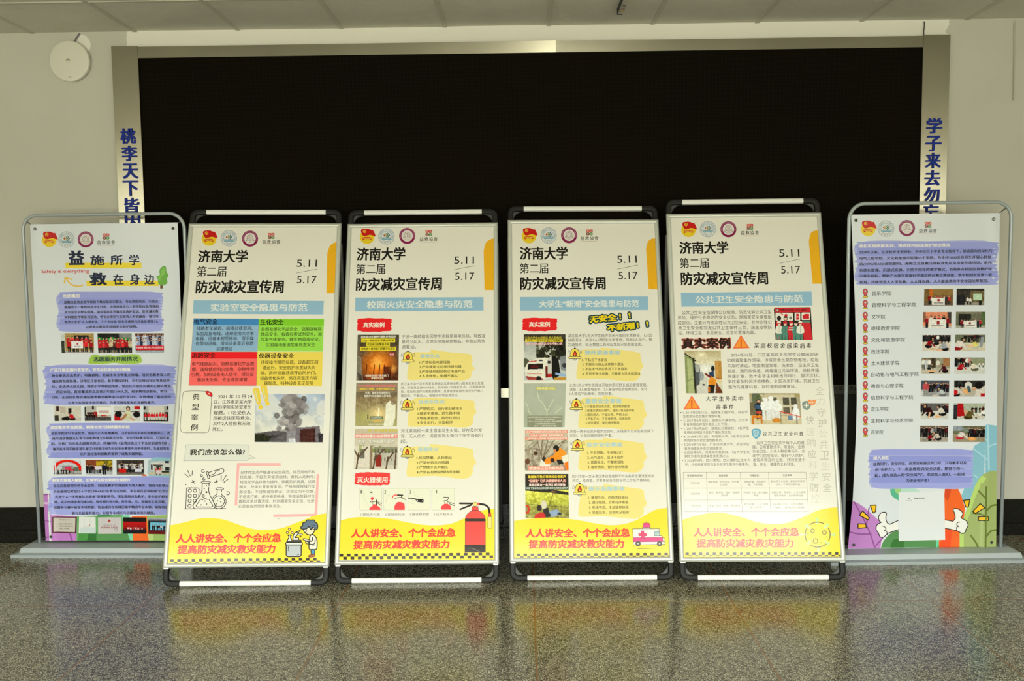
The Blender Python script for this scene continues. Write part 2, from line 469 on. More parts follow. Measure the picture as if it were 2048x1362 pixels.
class Sheet:
    """collects one printed sheet; drawing coordinates are those of a flat layout grid, mapped to metres on the sheet"""
    def __init__(s, root_o, u, v):
        s.o, s.u, s.v = np.array(root_o), np.array(u), np.array(v)
        s.n = np.cross(s.u, s.v)
        s.V, s.F, s.C = [], [], []
        s.B = []
        s.step = 1.6e-5
        s.ox = s.oy = 0.0; s.k = 1.0
    def grid(s, ox, oy, k):
        s.ox, s.oy, s.k = ox, oy, k
        return s
    def uv(s, p):
        d = ray(s.ox + p[0] / s.k, s.oy + p[1] / s.k)
        t = np.dot(s.o - EYE, s.n) / np.dot(d, s.n)
        q = EYE + t * d - s.o
        return np.array((np.dot(q, s.u), np.dot(q, s.v)))
    def raw(s, uvs, faces, col, copies=1):
        # ink films only pile up where they overlap
        b = len(s.V); m = len(uvs) // copies
        a = np.asarray(uvs, float); lo, hi = a.min(0), a.max(0)
        L = 0
        if s.B:
            B = np.array(s.B)
            k = (B[:, 0] <= hi[0]) & (B[:, 2] >= lo[0]) & (B[:, 1] <= hi[1]) & (B[:, 3] >= lo[1])
            if k.any(): L = B[k, 4].max() + 1
        s.B.append((*lo, *hi, L + copies - 1))
        s.V += [(p[0], p[1], (L + i // m) * s.step) for i, p in enumerate(uvs)]
        s.F += [tuple(i + b for i in f) for f in faces]
        if isinstance(col, list): s.C += col
        else: s.C += [tuple(lin(col))] * len(uvs)
    def poly(s, pts, col):
        q = [s.uv(p) for p in pts]
        s.raw(q, [tuple(range(len(q)))], col)
    def rect(s, x0, y0, x1, y1, col): s.poly([(x0, y0), (x1, y0), (x1, y1), (x0, y1)], col)
    def circ(s, cx, cy, r, col, ry=None, n=24): s.poly(ellpts(cx, cy, r, ry, n), col)
    def line(s, pts, w, col, closed=False):
        pts = [np.array(p, float) for p in pts]
        if closed: pts = pts + [pts[0]]
        q, f = [], []
        for a, b in zip(pts, pts[1:]):
            d = b - a; l = math.hypot(*d)
            if l < 1e-6: continue
            nn = np.array((-d[1], d[0])) / l * w / 2
            i = len(q); q += [a + nn, b + nn, b - nn, a - nn]; f.append((i, i + 1, i + 2, i + 3))
        if w > 2.2 and f:
            s.raw([s.uv(p) for p in q], f, col)
            q, f = [], []
            for p in pts[:-1] if closed else pts:
                i = len(q); q += [np.array(e) for e in ellpts(p[0], p[1], w / 2, n=8)]; f.append(tuple(range(i, i + 8)))
        if f: s.raw([s.uv(p) for p in q], f, col)
    def ring(s, cx, cy, r, w, col, ry=None, a0=0, a1=360, n=28):
        s.line(ellpts(cx, cy, r, ry, n, a0, a1), w, col, closed=a1 - a0 >= 360)
    def shape(s, pts, fill, line, w):
        s.poly(pts, fill); s.line(pts, w, line, closed=True)
    def text(s, body, x0, x1, yc, h=None, col=(20, 20, 18), bold=0.0, res=3, y1=None, slant=0.0):
        g, f = glyphs(body, bold, res)
        if len(g) == 0: return
        lo, hi = g.min(0), g.max(0)
        yb = yc if y1 is None else y1
        P0, P1 = s.uv((x0, yc)), s.uv((x1, yb))
        xm, ym = (x0 + x1) / 2, (yc + yb) / 2
        if y1 is None: P0[1] = P1[1] = s.uv((xm, ym))[1]
        d = P1 - P0; wd = math.hypot(*d); d /= wd; up = np.array((-d[1], d[0]))
        sx = wd / (hi[0] - lo[0])
        if h: hv = np.linalg.norm(s.uv((xm, ym - h / 2)) - s.uv((xm, ym + h / 2))); sy = hv / (hi[1] - lo[1])
        else: sy = sx
        cy = (lo[1] + hi[1]) / 2
        s.raw([P0 + d * ((x - lo[0]) * sx + slant * (y - cy) * sy) + up * ((y - cy) * sy) for x, y in g], f, col, 1 if bold <= 0 else 8 if bold > .028 else 4 if bold > .018 else 2)
    def lines(s, rows, col=(25, 25, 22), bold=0.0, h=None, res=2):
        for body, x0, x1, y in rows: s.text(body, x0, x1, y, h, col, bold, res)
    def brush(s, x0, y0, x1, y1, col, seed=0, rag=1.0):
        r = random.Random(seed); n = 12; w, hh = x1 - x0, y1 - y0
        top = [(x0 + w * (.02 + .96 * i / n), y0 + hh * .04 * r.random() + hh * .30 * abs(i / n - .5) ** 2.2) for i in range(n + 1)]
        rt = [(x1 - rag * w * .035 * r.random() * (1 if k % 2 else 0), y0 + hh * (.12 + .1 * k)) for k in range(8)]
        bot = [(x1 - w * (.03 + .95 * i / n), y1 - hh * .05 * r.random() - hh * .26 * abs(i / n - .5) ** 2.2) for i in range(n + 1)]
        lf = [(x0 + rag * w * .03 * r.random() * (1 if k % 2 else 0), y1 - hh * (.1 + .1 * k)) for k in range(8)]
        s.poly(top + rt + bot + lf, col)
    def wash(s, x0, y0, x1, y1, seed):
        """lilac marker block made of overlapping strokes"""
        r = random.Random(seed); hh = y1 - y0; n = max(3, round(hh / 46))
        s.poly(smooth([(x0 + 18, y0 + 10), ((x0 + x1) / 2, y0 + 2), (x1 - 20, y0 + 8), (x1 - 8, (y0 + y1) / 2), (x1 - 20, y1 - 8), ((x0 + x1) / 2, y1 - 2), (x0 + 20, y1 - 9), (x0 + 8, (y0 + y1) / 2)], 5, True), (176, 183, 238))
        for k in range(n):
            ya = y0 + hh * k / n + r.uniform(0, 8); yb = y0 + hh * (k + 1) / n + r.uniform(-8, 3)
            xa, xb = x0 + r.uniform(0, 22), x1 - r.uniform(0, 22)
            s.poly(smooth([(xa, ya + 8), (xa + 22, ya), ((xa + xb) / 2, ya - 3), (xb - 12, ya + 2), (xb, (ya + yb) / 2), (xb - 14, yb), ((xa + xb) / 2, yb + 3), (xa + 14, yb + 1), (xa - 4, (ya + yb) / 2)], 4, True),
                   [(160, 167, 236), (150, 159, 232), (167, 174, 240)][k % 3])
    def pic(s, q, im):
        """picture printed into the quad q = TL, TR, BR, BL"""
        a = im.a; ny, nx = a.shape[0] - 1, a.shape[1] - 1
        c = [s.uv(p) for p in q]
        V, Fc, Cc = [], [], []
        L = lin(np.clip((a - 128) * 1.2 + 118, 0, 255))
        for j in range(ny + 1):
            for i in range(nx + 1):
                t, v = i / nx, j / ny
                V.append((1 - v) * ((1 - t) * c[0] + t * c[1]) + v * ((1 - t) * c[3] + t * c[2]))
                Cc.append(tuple(L[j, i]))
        for j in range(ny):
            for i in range(nx):
                b = j * (nx + 1) + i
                Fc.append((b, b + 1, b + nx + 2, b + nx + 1))
        s.raw(V, Fc, Cc)
    def build(s, name, material, parent, depth=0.0, cuts=None, warp=None):
        V = [(p[0], -p[2] - depth, p[1]) for p in s.V]
        me = bpy.data.meshes.new(name)
        me.from_pydata(V, [], s.F)
        at = me.attributes.new('ink', 'FLOAT_COLOR', 'POINT')
        at.data.foreach_set('color', np.array([(*c, 1.0) for c in s.C], dtype=np.float32).ravel())
        if cuts is not None:
            # cut every print along the same lines so that it follows the bends of the sheet
            bm = bmesh.new(); bm.from_mesh(me)
            big = bm.faces.layers.int.new('big')
            for f in bm.faces:
                zs = [v.co.z for v in f.verts]; f[big] = 1 if max(zs) - min(zs) > .018 else 0
            for ax, cc in enumerate(cuts):
                for x in cc:
                    fs = [f for f in bm.faces if ax == 0 or f[big]]
                    ge = {e for f in fs for e in f.edges} if ax else bm.edges[:]
                    vs = {v for f in fs for v in f.verts} if ax else bm.verts[:]
                    bmesh.ops.bisect_plane(bm, geom=list(vs) + list(ge) + fs, plane_co=(x, 0, 0) if ax == 0 else (0, 0, x), plane_no=(1, 0, 0) if ax == 0 else (0, 0, 1), dist=1e-6)
            bm.to_mesh(me); bm.free()
        if warp:
            co = np.empty(len(me.vertices) * 3); me.vertices.foreach_get('co', co); co = co.reshape(-1, 3)
            co[:, 1] += warp(co[:, 0], co[:, 2])
            me.vertices.foreach_set('co', co.ravel())
        # every face looks out of the sheet
        bm = bmesh.new(); bm.from_mesh(me)
        for f in bm.faces:
            f.normal_update()
            if f.normal.y > 0: f.normal_flip()
        bm.to_mesh(me); bm.free()
        return link(name, me, material, parent)

class Im:
    """a small picture, painted cell by cell; x, y run 0..1 from the top left"""
    def __init__(s, nx, ny, c, seed=0):
        nx, ny = int(nx * 1.45), int(ny * 1.45)
        s.a = np.ones((ny + 1, nx + 1, 3)) * np.array(c, float)
        s.Y, s.X = np.meshgrid(np.linspace(0, 1, ny + 1), np.linspace(0, 1, nx + 1), indexing='ij')
        s.asp = ny / nx
        s.r = np.random.RandomState(seed)
    def m(s, mask, c, al=1.0):
        s.a[mask] = s.a[mask] * (1 - al) + np.array(c, float) * al; return s
    def rect(s, x0, y0, x1, y1, c, al=1.0): return s.m((s.X >= x0) & (s.X <= x1) & (s.Y >= y0) & (s.Y <= y1), c, al)
    def ell(s, cx, cy, rx, ry, c, al=1.0): return s.m(((s.X - cx) / rx) ** 2 + ((s.Y - cy) / ry) ** 2 <= 1, c, al)
    def glow(s, cx, cy, rx, ry, c, al=1.0, p=1.0):
        d = np.clip(1 - np.sqrt(((s.X - cx) / rx) ** 2 + ((s.Y - cy) / ry) ** 2), 0, 1) ** p * al
        s.a = s.a * (1 - d[..., None]) + np.array(c, float) * d[..., None]; return s
    def poly(s, pts, c, al=1.0):
        ins = np.zeros(s.X.shape, bool); n = len(pts)
        for i in range(n):
            (x0, y0), (x1, y1) = pts[i], pts[(i + 1) % n]
            if y0 == y1: continue
            cond = (s.Y < y0) != (s.Y < y1)
            ins ^= cond & (s.X < (x1 - x0) * (s.Y - y0) / (y1 - y0) + x0)
        return s.m(ins, c, al)
    def bar(s, x0, y0, x1, y1, w, c, al=1.0):
        dx, dy = x1 - x0, (y1 - y0) * s.asp; L = dx * dx + dy * dy + 1e-9
        t = np.clip(((s.X - x0) * dx + (s.Y - y0) * s.asp * dy) / L, 0, 1)
        d = np.hypot(s.X - x0 - t * dx, (s.Y - y0) * s.asp - t * dy)
        return s.m(d <= w / 2, c, al)
    def grad(s, y0, c0, y1, c1):
        t = np.clip((s.Y - y0) / (y1 - y0), 0, 1)[..., None]
        k = (s.Y >= y0) & (s.Y <= y1)
        s.a[k] = (np.array(c0, float) * (1 - t) + np.array(c1, float) * t)[k]; return s
    def field(s, n):
        h, w = s.X.shape; g = s.r.rand(int(n * s.asp) + 3, n + 3)
        fy, fx = s.Y * n * s.asp, s.X * n
        iy, ix = fy.astype(int), fx.astype(int); ty, tx = fy - iy, fx - ix
        ty, tx = ty * ty * (3 - 2 * ty), tx * tx * (3 - 2 * tx)
        v = g[iy, ix] * (1 - ty) * (1 - tx) + g[iy, ix + 1] * (1 - ty) * tx + g[iy + 1, ix] * ty * (1 - tx) + g[iy + 1, ix + 1] * ty * tx
        return v if n > 20 else .62 * v + .38 * s.field(int(n * 2.6) + 1)
    def noise(s, amp, n=12, x0=0, y0=0, x1=1, y1=1):
        k = (s.X >= x0) & (s.X <= x1) & (s.Y >= y0) & (s.Y <= y1)
        s.a[k] += ((s.field(n) - .5) * 2 * amp)[k][:, None]; return s
    def mott(s, c, n, th, x0=0, y0=0, x1=1, y1=1, al=1.0):
        return s.m((s.field(n) > th) & (s.X >= x0) & (s.X <= x1) & (s.Y >= y0) & (s.Y <= y1), c, al)
    def person(s, x, y, h, top, bot=(35, 35, 45), hair=(22, 18, 18), skin=(205, 165, 140), w=1.0):
        """standing figure, feet at y, height h"""
        q = h * s.asp * w
        s.rect(x - .11 * q, y - .48 * h, x - .01 * q, y, bot); s.rect(x + .01 * q, y - .48 * h, x + .11 * q, y, bot)
        s.ell(x, y - .64 * h, .17 * q, .21 * h, top); s.rect(x - .15 * q, y - .78 * h, x + .15 * q, y - .45 * h, top)
        s.ell(x, y - .92 * h, .085 * q, .09 * h, hair); s.ell(x, y - .895 * h, .065 * q, .065 * h, skin)
        return s
    def crouch(s, x, y, h, top, bot=(30, 30, 38), f=1, hair=(20, 17, 17)):
        """figure kneeling and leaning to side f"""
        q = h * s.asp
        s.ell(x - f * .12 * q, y - .18 * h, .34 * q, .20 * h, bot)
        s.poly([(x - f * .35 * q, y - .3 * h), (x - f * .1 * q, y - .75 * h), (x + f * .25 * q, y - .68 * h), (x + f * .1 * q, y - .2 * h)], top)
        s.bar(x + f * .12 * q, y - .6 * h, x + f * .5 * q, y - .12 * h, .13 * q, top)
        s.ell(x + f * .25 * q, y - .84 * h, .15 * q, .16 * h, hair); s.ell(x + f * .30 * q, y - .80 * h, .09 * q, .10 * h, (200, 160, 135))
        return s
    def row(s, n, x0, x1, y, h, tops, bots=((35, 35, 45),), jit=.02):
        for i in range(n):
            s.person(x0 + (x1 - x0) * (i + .5) / n + s.r.uniform(-jit, jit), y + s.r.uniform(-jit, jit), h * s.r.uniform(.92, 1.06), tops[i % len(tops)], bots[i % len(bots)])
        return s

RED = (240, 30, 36); WHT = (246, 244, 232); INK = (20, 19, 17); PAPER = (238, 236, 227); VINYL = (226, 232, 240)
SKY = (150, 193, 222); YEL = (255, 226, 48)

def logos(s, c, vinyl=False):
    """the four emblems along the top of every sheet; c = centres"""
    (ax, ay), (bx, by), (mx, my), (yx, yy) = c
    s.circ(ax, ay + 4, 50, (240, 208, 40), 48)
    s.poly(smooth([(ax - 42, ay - 45), (ax + 2, ay - 53), (ax + 28, ay - 44), (ax + 40, ay - 43), (ax + 58, ay - 2), (ax + 40, ay - 4), (ax + 18, ay - 10), (ax - 25, ay - 2)], 3, True), (206, 24, 22))
    s.ring(ax - 17, ay - 34, 10, 3, (245, 200, 60), n=14)
    for k in range(5): s.line([(ax - 17, ay - 34), (ax - 17 + 7 * math.sin(k * 1.257), ay - 34 - 7 * math.cos(k * 1.257))], 2.4, (245, 200, 60))
    s.poly([(ax - 34, ay + 10), (ax - 18, ay + 4), (ax + 18, ay + 4), (ax + 33, ay + 10), (ax + 28, ay + 25), (ax + 14, ay + 19), (ax - 14, ay + 19), (ax - 28, ay + 26)], (214, 60, 28))
    s.text('中国共青团', ax - 28, ax + 28, ay + 13, 10, (250, 214, 90), .02, 1)
    # university seal
    s.circ(bx, by, 55, (224, 229, 232)); s.ring(bx, by, 54, 2.5, (120, 150, 175)); s.ring(bx, by, 35, 2, (120, 150, 175))
    for i, ch in enumerate('UNIVERSITYOFJINAN'):
        a = math.radians(205 - i * 230 / 16)
        px, py = bx + 44 * math.cos(a), by - 44 * math.sin(a)
        q = .8 if ch == 'I' else 4.5
        tx, ty = math.sin(a) * q, math.cos(a) * q
        s.text(ch, px - tx, px + tx, py - ty, 11, (115, 145, 170), .01, 1, y1=py + ty)
    for i, ch in enumerate('济南大学'): s.text(ch, bx - 30 + i * 17 - 3, bx - 30 + i * 17 + 9, by + 42 - (6 if i in (0, 3) else 0), 11, (165, 120, 110), 0, 1)
    s.circ(bx - 16, by - 7, 5, (170, 40, 30), n=8)
    for off, cc in ((-8, (190, 150, 40)), (3, (40, 120, 60)), (14, (20, 75, 90))):
        s.line([(bx + off - 6, by - 22 + abs(off - 14) * .25), (bx + off + 8, by - 8), (bx + off - 6, by + 6 - abs(off - 14) * .25)], 5, cc)
    s.rect(bx - 34, by + 8, bx + 34, by + 12, (90, 140, 165)); s.rect(bx - 32, by + 14, bx + 32, by + 23, (120, 170, 195))
    # round maroon society seal
    s.circ(mx, my, 55, (138, 26, 84)); s.circ(mx, my, 39, (232, 226, 224))
    for i in range(26):
        a = math.radians(200 - i * 8.5); s.line([(mx + 44 * math.cos(a), my - 44 * math.sin(a)), (mx + 50 * math.cos(a), my - 50 * math.sin(a))], 2, (225, 170, 200))
    s.ring(mx, my - 6, 20, 2.5, (120, 90, 90), a0=140, a1=400); s.ring(mx, my - 4, 11, 2.2, (150, 90, 80), ry=15, a0=150, a1=390)
    s.line([(mx, my - 18), (mx, my + 8)], 2.2, (110, 90, 90))
    for sgn in (-1, 1):
        s.line([(mx, my + 16), (mx + sgn * 12, my + 9), (mx + sgn * 30, my + 17)], 2.4, (120, 80, 80)); s.line([(mx + sgn * 18, my - 2), (mx + sgn * 30, my + 17)], 2, (150, 110, 110))
    s.line([(mx - 18, my + 23), (mx, my + 27), (mx + 18, my + 23)], 2, (150, 120, 120))
    # four-petal mark and name of the rescue society
    for dx, dy, cc in ((-11, -11, (222, 84, 76)), (11, -11, (206, 52, 54)), (-11, 10, (120, 44, 40)), (11, 10, (70, 140, 70))):
        s.poly(rrect(yx + dx - 11, yy + dy - 10, yx + dx + 11, yy + dy + 10, 7, 3), cc)
        s.ring(yx + dx, yy + dy, 5, 2, (240, 225, 210), n=8)
    tx = yx - 2
    for i, ch in enumerate('益救協會'): s.text(ch, tx - 60 + i * 32, tx - 60 + i * 32 + 27, yy + 40, 27, (34, 32, 28), .012, 1)
    s.line([(tx - 42, yy + 61), (tx + 46, yy + 61)], 2.2, (200, 110, 90)); s.line([(tx - 62, yy + 61), (tx + 64, yy + 61)], .9, (205, 150, 140))

def header(s, lg, t1, t2, t3, d1, sl, d2, tab, bar, title, tt):
    s.poly(tab, (246, 184, 30))
    logos(s, lg)
    s.text('济南大学', *t1, col=INK, bold=.031)
    s.text('第二届', *t2, col=INK, bold=.014)
    s.text('防灾减灾宣传周', *t3, col=INK, bold=.031)
    s.text('5.11', *d1, col=INK); s.text('5.17', *d2, col=INK); s.line(sl, 2.2, INK)
    s.poly(bar, SKY)
    s.text(title, *tt, col=(238, 240, 236), bold=.022)

def footer(s, wave, base, l1, l2, ck, edge):
    """yellow swell, red slogan and chequered strip; ck = x0, pitch, n, y0, y1, y2"""
    s.poly(smooth(wave, 8) + base, YEL)
    for t, (x0, x1, y) in (('人人讲安全、个个会应急', l1), ('提高防灾减灾救灾能力', l2)):
        s.text(t, x0, x1, y, 60, (240, 58, 50), .044, slant=.06)
    x0, p, n, y0, y1, y2, dy = ck
    for k in range(n):
        x = x0 + p * k; d = dy * k / n
        s.rect(x, y0 + d, x + p / 2, y1 + d, (34, 26, 30)); s.rect(x + p / 2, y1 + d, x + p, y2 + d, (40, 34, 22))

def bell(s, x, y):
    for sg in (-1, 1):
        for r_ in (38, 47): s.ring(x, y - 5, r_, 2.4, (70, 66, 56), a0=(180 if sg < 0 else -32), a1=(212 if sg < 0 else 0), n=5)
    s.shape(ellpts(x, y + 32, 13, 11, 14), (190, 192, 186), INK, 2)
    s.circ(x, y - 40, 6, INK)
    body = smooth([(x - 33, y + 20), (x - 30, y - 8), (x - 20, y - 32), (x, y - 38), (x + 20, y - 32), (x + 30, y - 8), (x + 33, y + 20)], 4)
    s.shape(body, (248, 222, 92), INK, 3)
    s.shape(rrect(x - 42, y + 17, x + 42, y + 31, 6, 3), (250, 232, 130), INK, 3)
    s.poly(smooth([(x, y - 26), (x + 12, y - 8), (x + 15, y + 4), (x + 8, y + 13), (x - 9, y + 13), (x - 15, y + 2), (x - 9, y - 10)], 3, True), (60, 20, 16))
    s.poly(smooth([(x + 1, y - 18), (x + 9, y - 4), (x + 10, y + 6), (x - 10, y + 7), (x - 8, y - 6)], 3, True), (226, 44, 36))
    s.poly(smooth([(x, y - 4), (x + 5, y + 5), (x, y + 10), (x - 5, y + 5)], 3, True), (246, 190, 70))

def triangle(s, pts):
    s.poly(pts, (246, 108, 62))
    c = np.mean(pts, 0); ins = [c + (np.array(p) - c) * .76 for p in pts]
    s.poly(ins, (252, 160, 56))
    x, y0, y1 = c[0], c[1] - (c[1] - pts[0][1]) * .48, pts[1][1]
    s.line([(x, y0), (x, c[1] + (y1 - c[1]) * .25)], 10, (238, 92, 44)); s.circ(x, c[1] + (y1 - c[1]) * .58, 6, (238, 92, 44))

# ------------------------------------------------------------------ geometry of the six stands (metres)
PW, PH, PE, PT = 0.8587, 1.8934, 0.0951, 0.0878      # poster frame width and height, foot and head of the hoop
TILTED = {'lab': (1.3846, -0.8335, 0.0378, 0.3160, -0.0099), 'fire': (2.2682, -0.8033, 0.0046, 0.3255, -0.0014),
          'trend': (3.1814, -0.7840, 0.0224, 0.3136, -0.0077), 'health': (4.0646, -0.7967, -0.0071, 0.2740, -0.0017)}

def basis(x, y, rz, t, ro, z=0.0):
    u = np.array([math.cos(rz), math.sin(rz), 0]); n = np.array([-math.sin(rz), math.cos(rz), 0])
    v = np.array([0, 0, 1]) * math.cos(t) + n * math.sin(t)
    u2 = u * math.cos(ro) + v * math.sin(ro); v2 = v * math.cos(ro) - u * math.sin(ro)
    return np.array([x, y, z]), u2, v2

def basemat(o, u, v):
    n = np.cross(v, u)
    return Matrix(((u[0], n[0], v[0], o[0]), (u[1], n[1], v[1], o[1]), (u[2], n[2], v[2], o[2]), (0, 0, 0, 1)))

def poster_sheet(key):
    s = Sheet(*basis(*TILTED[key]))
    w = PW / 2 - .017
    s.raw([(-w, PE + .017), (w, PE + .017), (w, PE + PH - .017), (-w, PE + PH - .017)], [(0, 1, 2, 3)], PAPER)
    return s

def clip_sheet(s, w):
    """trim what bleeds over the sheet edge"""
    s.V = [(max(-w, min(w, x)), z, l) for x, z, l in s.V]

# ------------------------------------------------------------------ sheet: laboratory safety
def lab_sheet():
    s = poster_sheet('lab').grid(320, 400, 3.405)
    header(s, ((333, 265), (468, 265), (612, 268), (757, 250)), (258, 597, 388, 87), (250, 450, 491, 72), (243, 842, 595, 90),
           (930, 1068, 435, 50), [(928, 502), (1072, 475)], (932, 1066, 547, 50),
           [(1232, 287)] + smooth([(1200, 289), (1158, 315), (1138, 370)], 5) + [(1133, 640), (1225, 640)],
           [(228, 687), (1115, 692), (1111, 785), (222, 780)], '实验室安全隐患与防范', (343, 1003, 737, 56))
    for q, c in (([(228, 812), (672, 815), (671, 858), (226, 856)], (66, 140, 205)), ([(226, 856), (671, 858), (662, 1037), (213, 1037)], (146, 184, 220)),
                 ([(673, 815), (1117, 815), (1115, 860), (672, 858)], (134, 212, 44)), ([(672, 858), (1115, 860), (1108, 1038), (664, 1037)], (158, 226, 82)),
                 ([(212, 1040), (660, 1040), (659, 1086), (210, 1085)], (246, 22, 36)), ([(210, 1085), (659, 1086), (655, 1270), (195, 1268)], (255, 106, 104)),
                 ([(660, 1040), (1108, 1040), (1102, 1272), (655, 1270)], (243, 218, 92))): s.poly(q, c)
    for q in ([(228, 812), (672, 815), (662, 1037), (213, 1037)], [(212, 1040), (660, 1040), (655, 1270), (195, 1268)]): s.line(q, 1.3, (110, 90, 90), True)
    s.lines([('电气安全', 232, 392, 833), ('生化安全', 682, 842, 836), ('消防安全', 215, 377, 1063), ('仪器设备安全', 672, 912, 1066)], INK, .022, 36)
    s.lines([('线路老化破损、插排过载混用、', 248, 630, 880), ('私拉乱接电线、违规使用大功率', 245, 638, 914), ('电器、设备未规范接地、湿手操', 244, 637, 948),
             ('作带电设备、用电设备靠近易燃', 241, 636, 983), ('易爆物品', 382, 490, 1018),
             ('易燃易爆化学品安全、强酸强碱腐', 688, 1100, 884), ('蚀品安全、有毒有害试剂安全、易', 686, 1100, 919), ('挥发气体安全、微生物菌毒安全、', 684, 1088, 954), ('实验废液废渣危废处置安全', 722, 1055, 990),
             ('电气线路起火、易燃易爆化学品燃', 218, 640, 1121), ('爆、违规使用明火加热、杂物堆积', 216, 640, 1157), ('引燃、加热设备无人值守、消防设', 213, 637, 1193), ('施缺失失效、安全通道堵塞', 251, 593, 1229),
             ('违规操作精密仪器、设备超压超', 686, 1077, 1110), ('速运行、安全防护装置缺失失', 698, 1058, 1146), ('效、运转设备违规开启防护门、', 683, 1064, 1182), ('设备老化失修、高压高温压力容', 681, 1070, 1218), ('器隐患、特种设备无证使用', 707, 1042, 1253)],
            INK, .010, 26)
    s.grid(320, 780, 3.321)
    s.shape(smooth([(172, 14), (300, 14), (330, 30), (341, 55), (333, 180), (325, 265), (305, 288), (230, 289), (160, 288), (135, 265), (140, 150), (150, 40)], 4, True), (238, 236, 222), INK, 2.6)
    for ch, x, y in (('典', 239, 51), ('型', 234, 117), ('案', 229, 186), ('例', 226, 254)): s.text(ch, x - 23, x + 23, y, 43, INK, .014)
    s.shape(smooth([(302, 14), (322, 14), (344, 28), (345, 50), (328, 46), (308, 34)], 3, True), (226, 36, 42), INK, 2)
    s.line([(318, 24), (330, 36)], 2, WHT); s.line([(330, 24), (318, 36)], 2, WHT)
    s.lines([('2021 年 10 月 24', 385, 612, 48), ('日，江苏南京某大学', 358, 608, 84), ('材料学院实验室发生', 356, 606, 120), ('爆燃。11名受伤人', 354, 604, 156),
             ('员被送往医院救治，', 352, 602, 191), ('其中2人经抢救无效', 350, 600, 228), ('死亡。', 347, 416, 265)], INK, .014, 26)
    # column of smoke over a flat-roofed building
    im = Im(92, 66, (190, 200, 214), 3)
    im.grad(0, (176, 190, 212), .8, (216, 216, 210)).noise(16, 6).noise(10, 14)
    im.mott((228, 226, 218), 5, .62, al=.6)
    r = im.r
    for k in range(150):
        t = r.rand(); cx = .49 + .10 * t + r.randn() * (.05 + .05 * t); cy = .84 - .80 * t + r.randn() * .03
        g = r.uniform(108, 190) - 25 * (cx > .56); im.ell(cx, cy, .035 + .035 * t * r.rand(), .045 + .05 * t * r.rand(), (g, g - 4, g - 2), .75)
    im.poly([(0, .82), (.28, .76), (.46, .78), (.46, 1), (0, 1)], (104, 100, 104)); im.poly([(.2, .86), (.34, .84), (.34, .9), (.2, .92)], (70, 66, 72))
    im.poly([(.46, .78), (.62, .74), (.62, 1), (.46, 1)], (150, 148, 156)); im.rect(.50, .92, .62, .99, (206, 208, 214)); 
    im.poly([(.6, .70), (.94, .66), (.98, 1), (.6, 1)], (128, 122, 130)); im.poly([(.66, .73), (.88, .71), (.89, 1), (.66, 1)], (88, 44, 42))
    for k in range(4):
        for j in range(3): im.rect(.68 + .055 * k, .75 + .09 * j, .70 + .055 * k, .79 + .09 * j, (52, 30, 32))
    im.poly([(.92, .80), (1, .82), (1, 1), (.94, 1)], (60, 58, 66)); im.poly([(0, .84), (.12, .82), (.24, .9), (.2, 1), (0, 1)], (52, 56, 36)).noise(16, 40, 0, .8)
    s.pic([(632, 32), (1095, 32), (1082, 355), (627, 352)], im)
    for x, y in ((640, 14), (690, -4)):
        s.shape(smooth([(x - 22, y - 12), (x + 14, y - 18), (x + 22, y + 30), (x + 24, y + 80), (x + 8, y + 84), (x - 8, y + 36)], 3, True), (240, 214, 84), (250, 210, 60), 5)
        s.line([(x - 8, y), (x + 8, y + 66)], 7, (224, 220, 190))
    s.circ(667, 120, 14, (250, 214, 60)); s.circ(713, 97, 14, (250, 214, 60))
    s.shape(smooth([(172, 369), (380, 368), (580, 370)], 3) + [(590, 380), (591, 436), (634, 460), (588, 462), (582, 474)] + smooth([(400, 475), (172, 476), (163, 468), (167, 400), (170, 374)], 3), (226, 228, 220), (110, 110, 104), 1.6)
    s.text('我们应该怎么做?', 197, 563, 418, 40, INK, .026)
    # frame of pink strips round the rules
    for q in ([(510, 491), (801, 491), (800, 509), (527, 509), (512, 774), (494, 773), (508, 520)], [(1040, 564), (1056, 564), (1043, 846), (752, 850), (753, 832), (1026, 828)]): s.poly(q, (247, 184, 184))
    s.lines([('全体师生须严格遵守安全规范，规范用电不私', 533, 1030, 552), ('拉乱接，不超负荷使用插排，做到人走断电；', 531, 1030, 584), ('规范化学品存放与操作，佩戴防护用具，远离', 530, 1030, 616),
             ('明火，分类处置废液废渣；严格按规程操作仪', 527, 1029, 649), ('器设备，不违规冒险作业；实验区内不饮食、', 525, 1028, 681), ('不追逐打闹，保持通道畅通，熟知消防器材位', 523, 1026, 713),
             ('置和应急处置流程，时刻绷紧安全之弦，杜绝', 521, 1025, 745), ('实验室各类隐患事故发生。', 520, 805, 777)], (66, 64, 58), 0, 23)
    footer(s, [(66, 905), (160, 885), (250, 862), (330, 857), (420, 866), (500, 893), (600, 925), (690, 936), (800, 925), (900, 890), (1000, 850), (1060, 832), (1112, 825)],
           [(1120, 1160), (50, 1160)], (105, 805, 990), (115, 765, 1063), (66, 47.5, 21, 1129, 1147, 1155, -8), None)
    s.line([(778, 861), (797, 862)], 1.5, (120, 120, 110))
    # line drawing of flasks
    s.grid(360, 920, 12.38)
    K = (34, 34, 26)
    s.line([(100, 1232), (1130, 1226)], 17, K)
    s.line([(160, 715), (135, 1225)], 17, K); s.line(smooth([(160, 760), (175, 718), (300, 712)], 4), 17, K); s.line(smooth([(338, 712), (445, 718), (468, 750), (466, 790)], 4), 17, K); s.line([(466, 820), (452, 925)], 17, K)
    for y in (780, 908, 1033): s.ring(238 - (y - 780) * .02, y, 40, 17, K, n=16); s.ring(366 - (y - 780) * .02, y, 40, 17, K, n=16)
    s.ring(230, 1158, 40, 17, K, n=16)
    s.line([(548, 605), (540, 770)] + smooth([(540, 770), (500, 880), (330, 1120), (320, 1170), (345, 1220)], 5), 19, K)
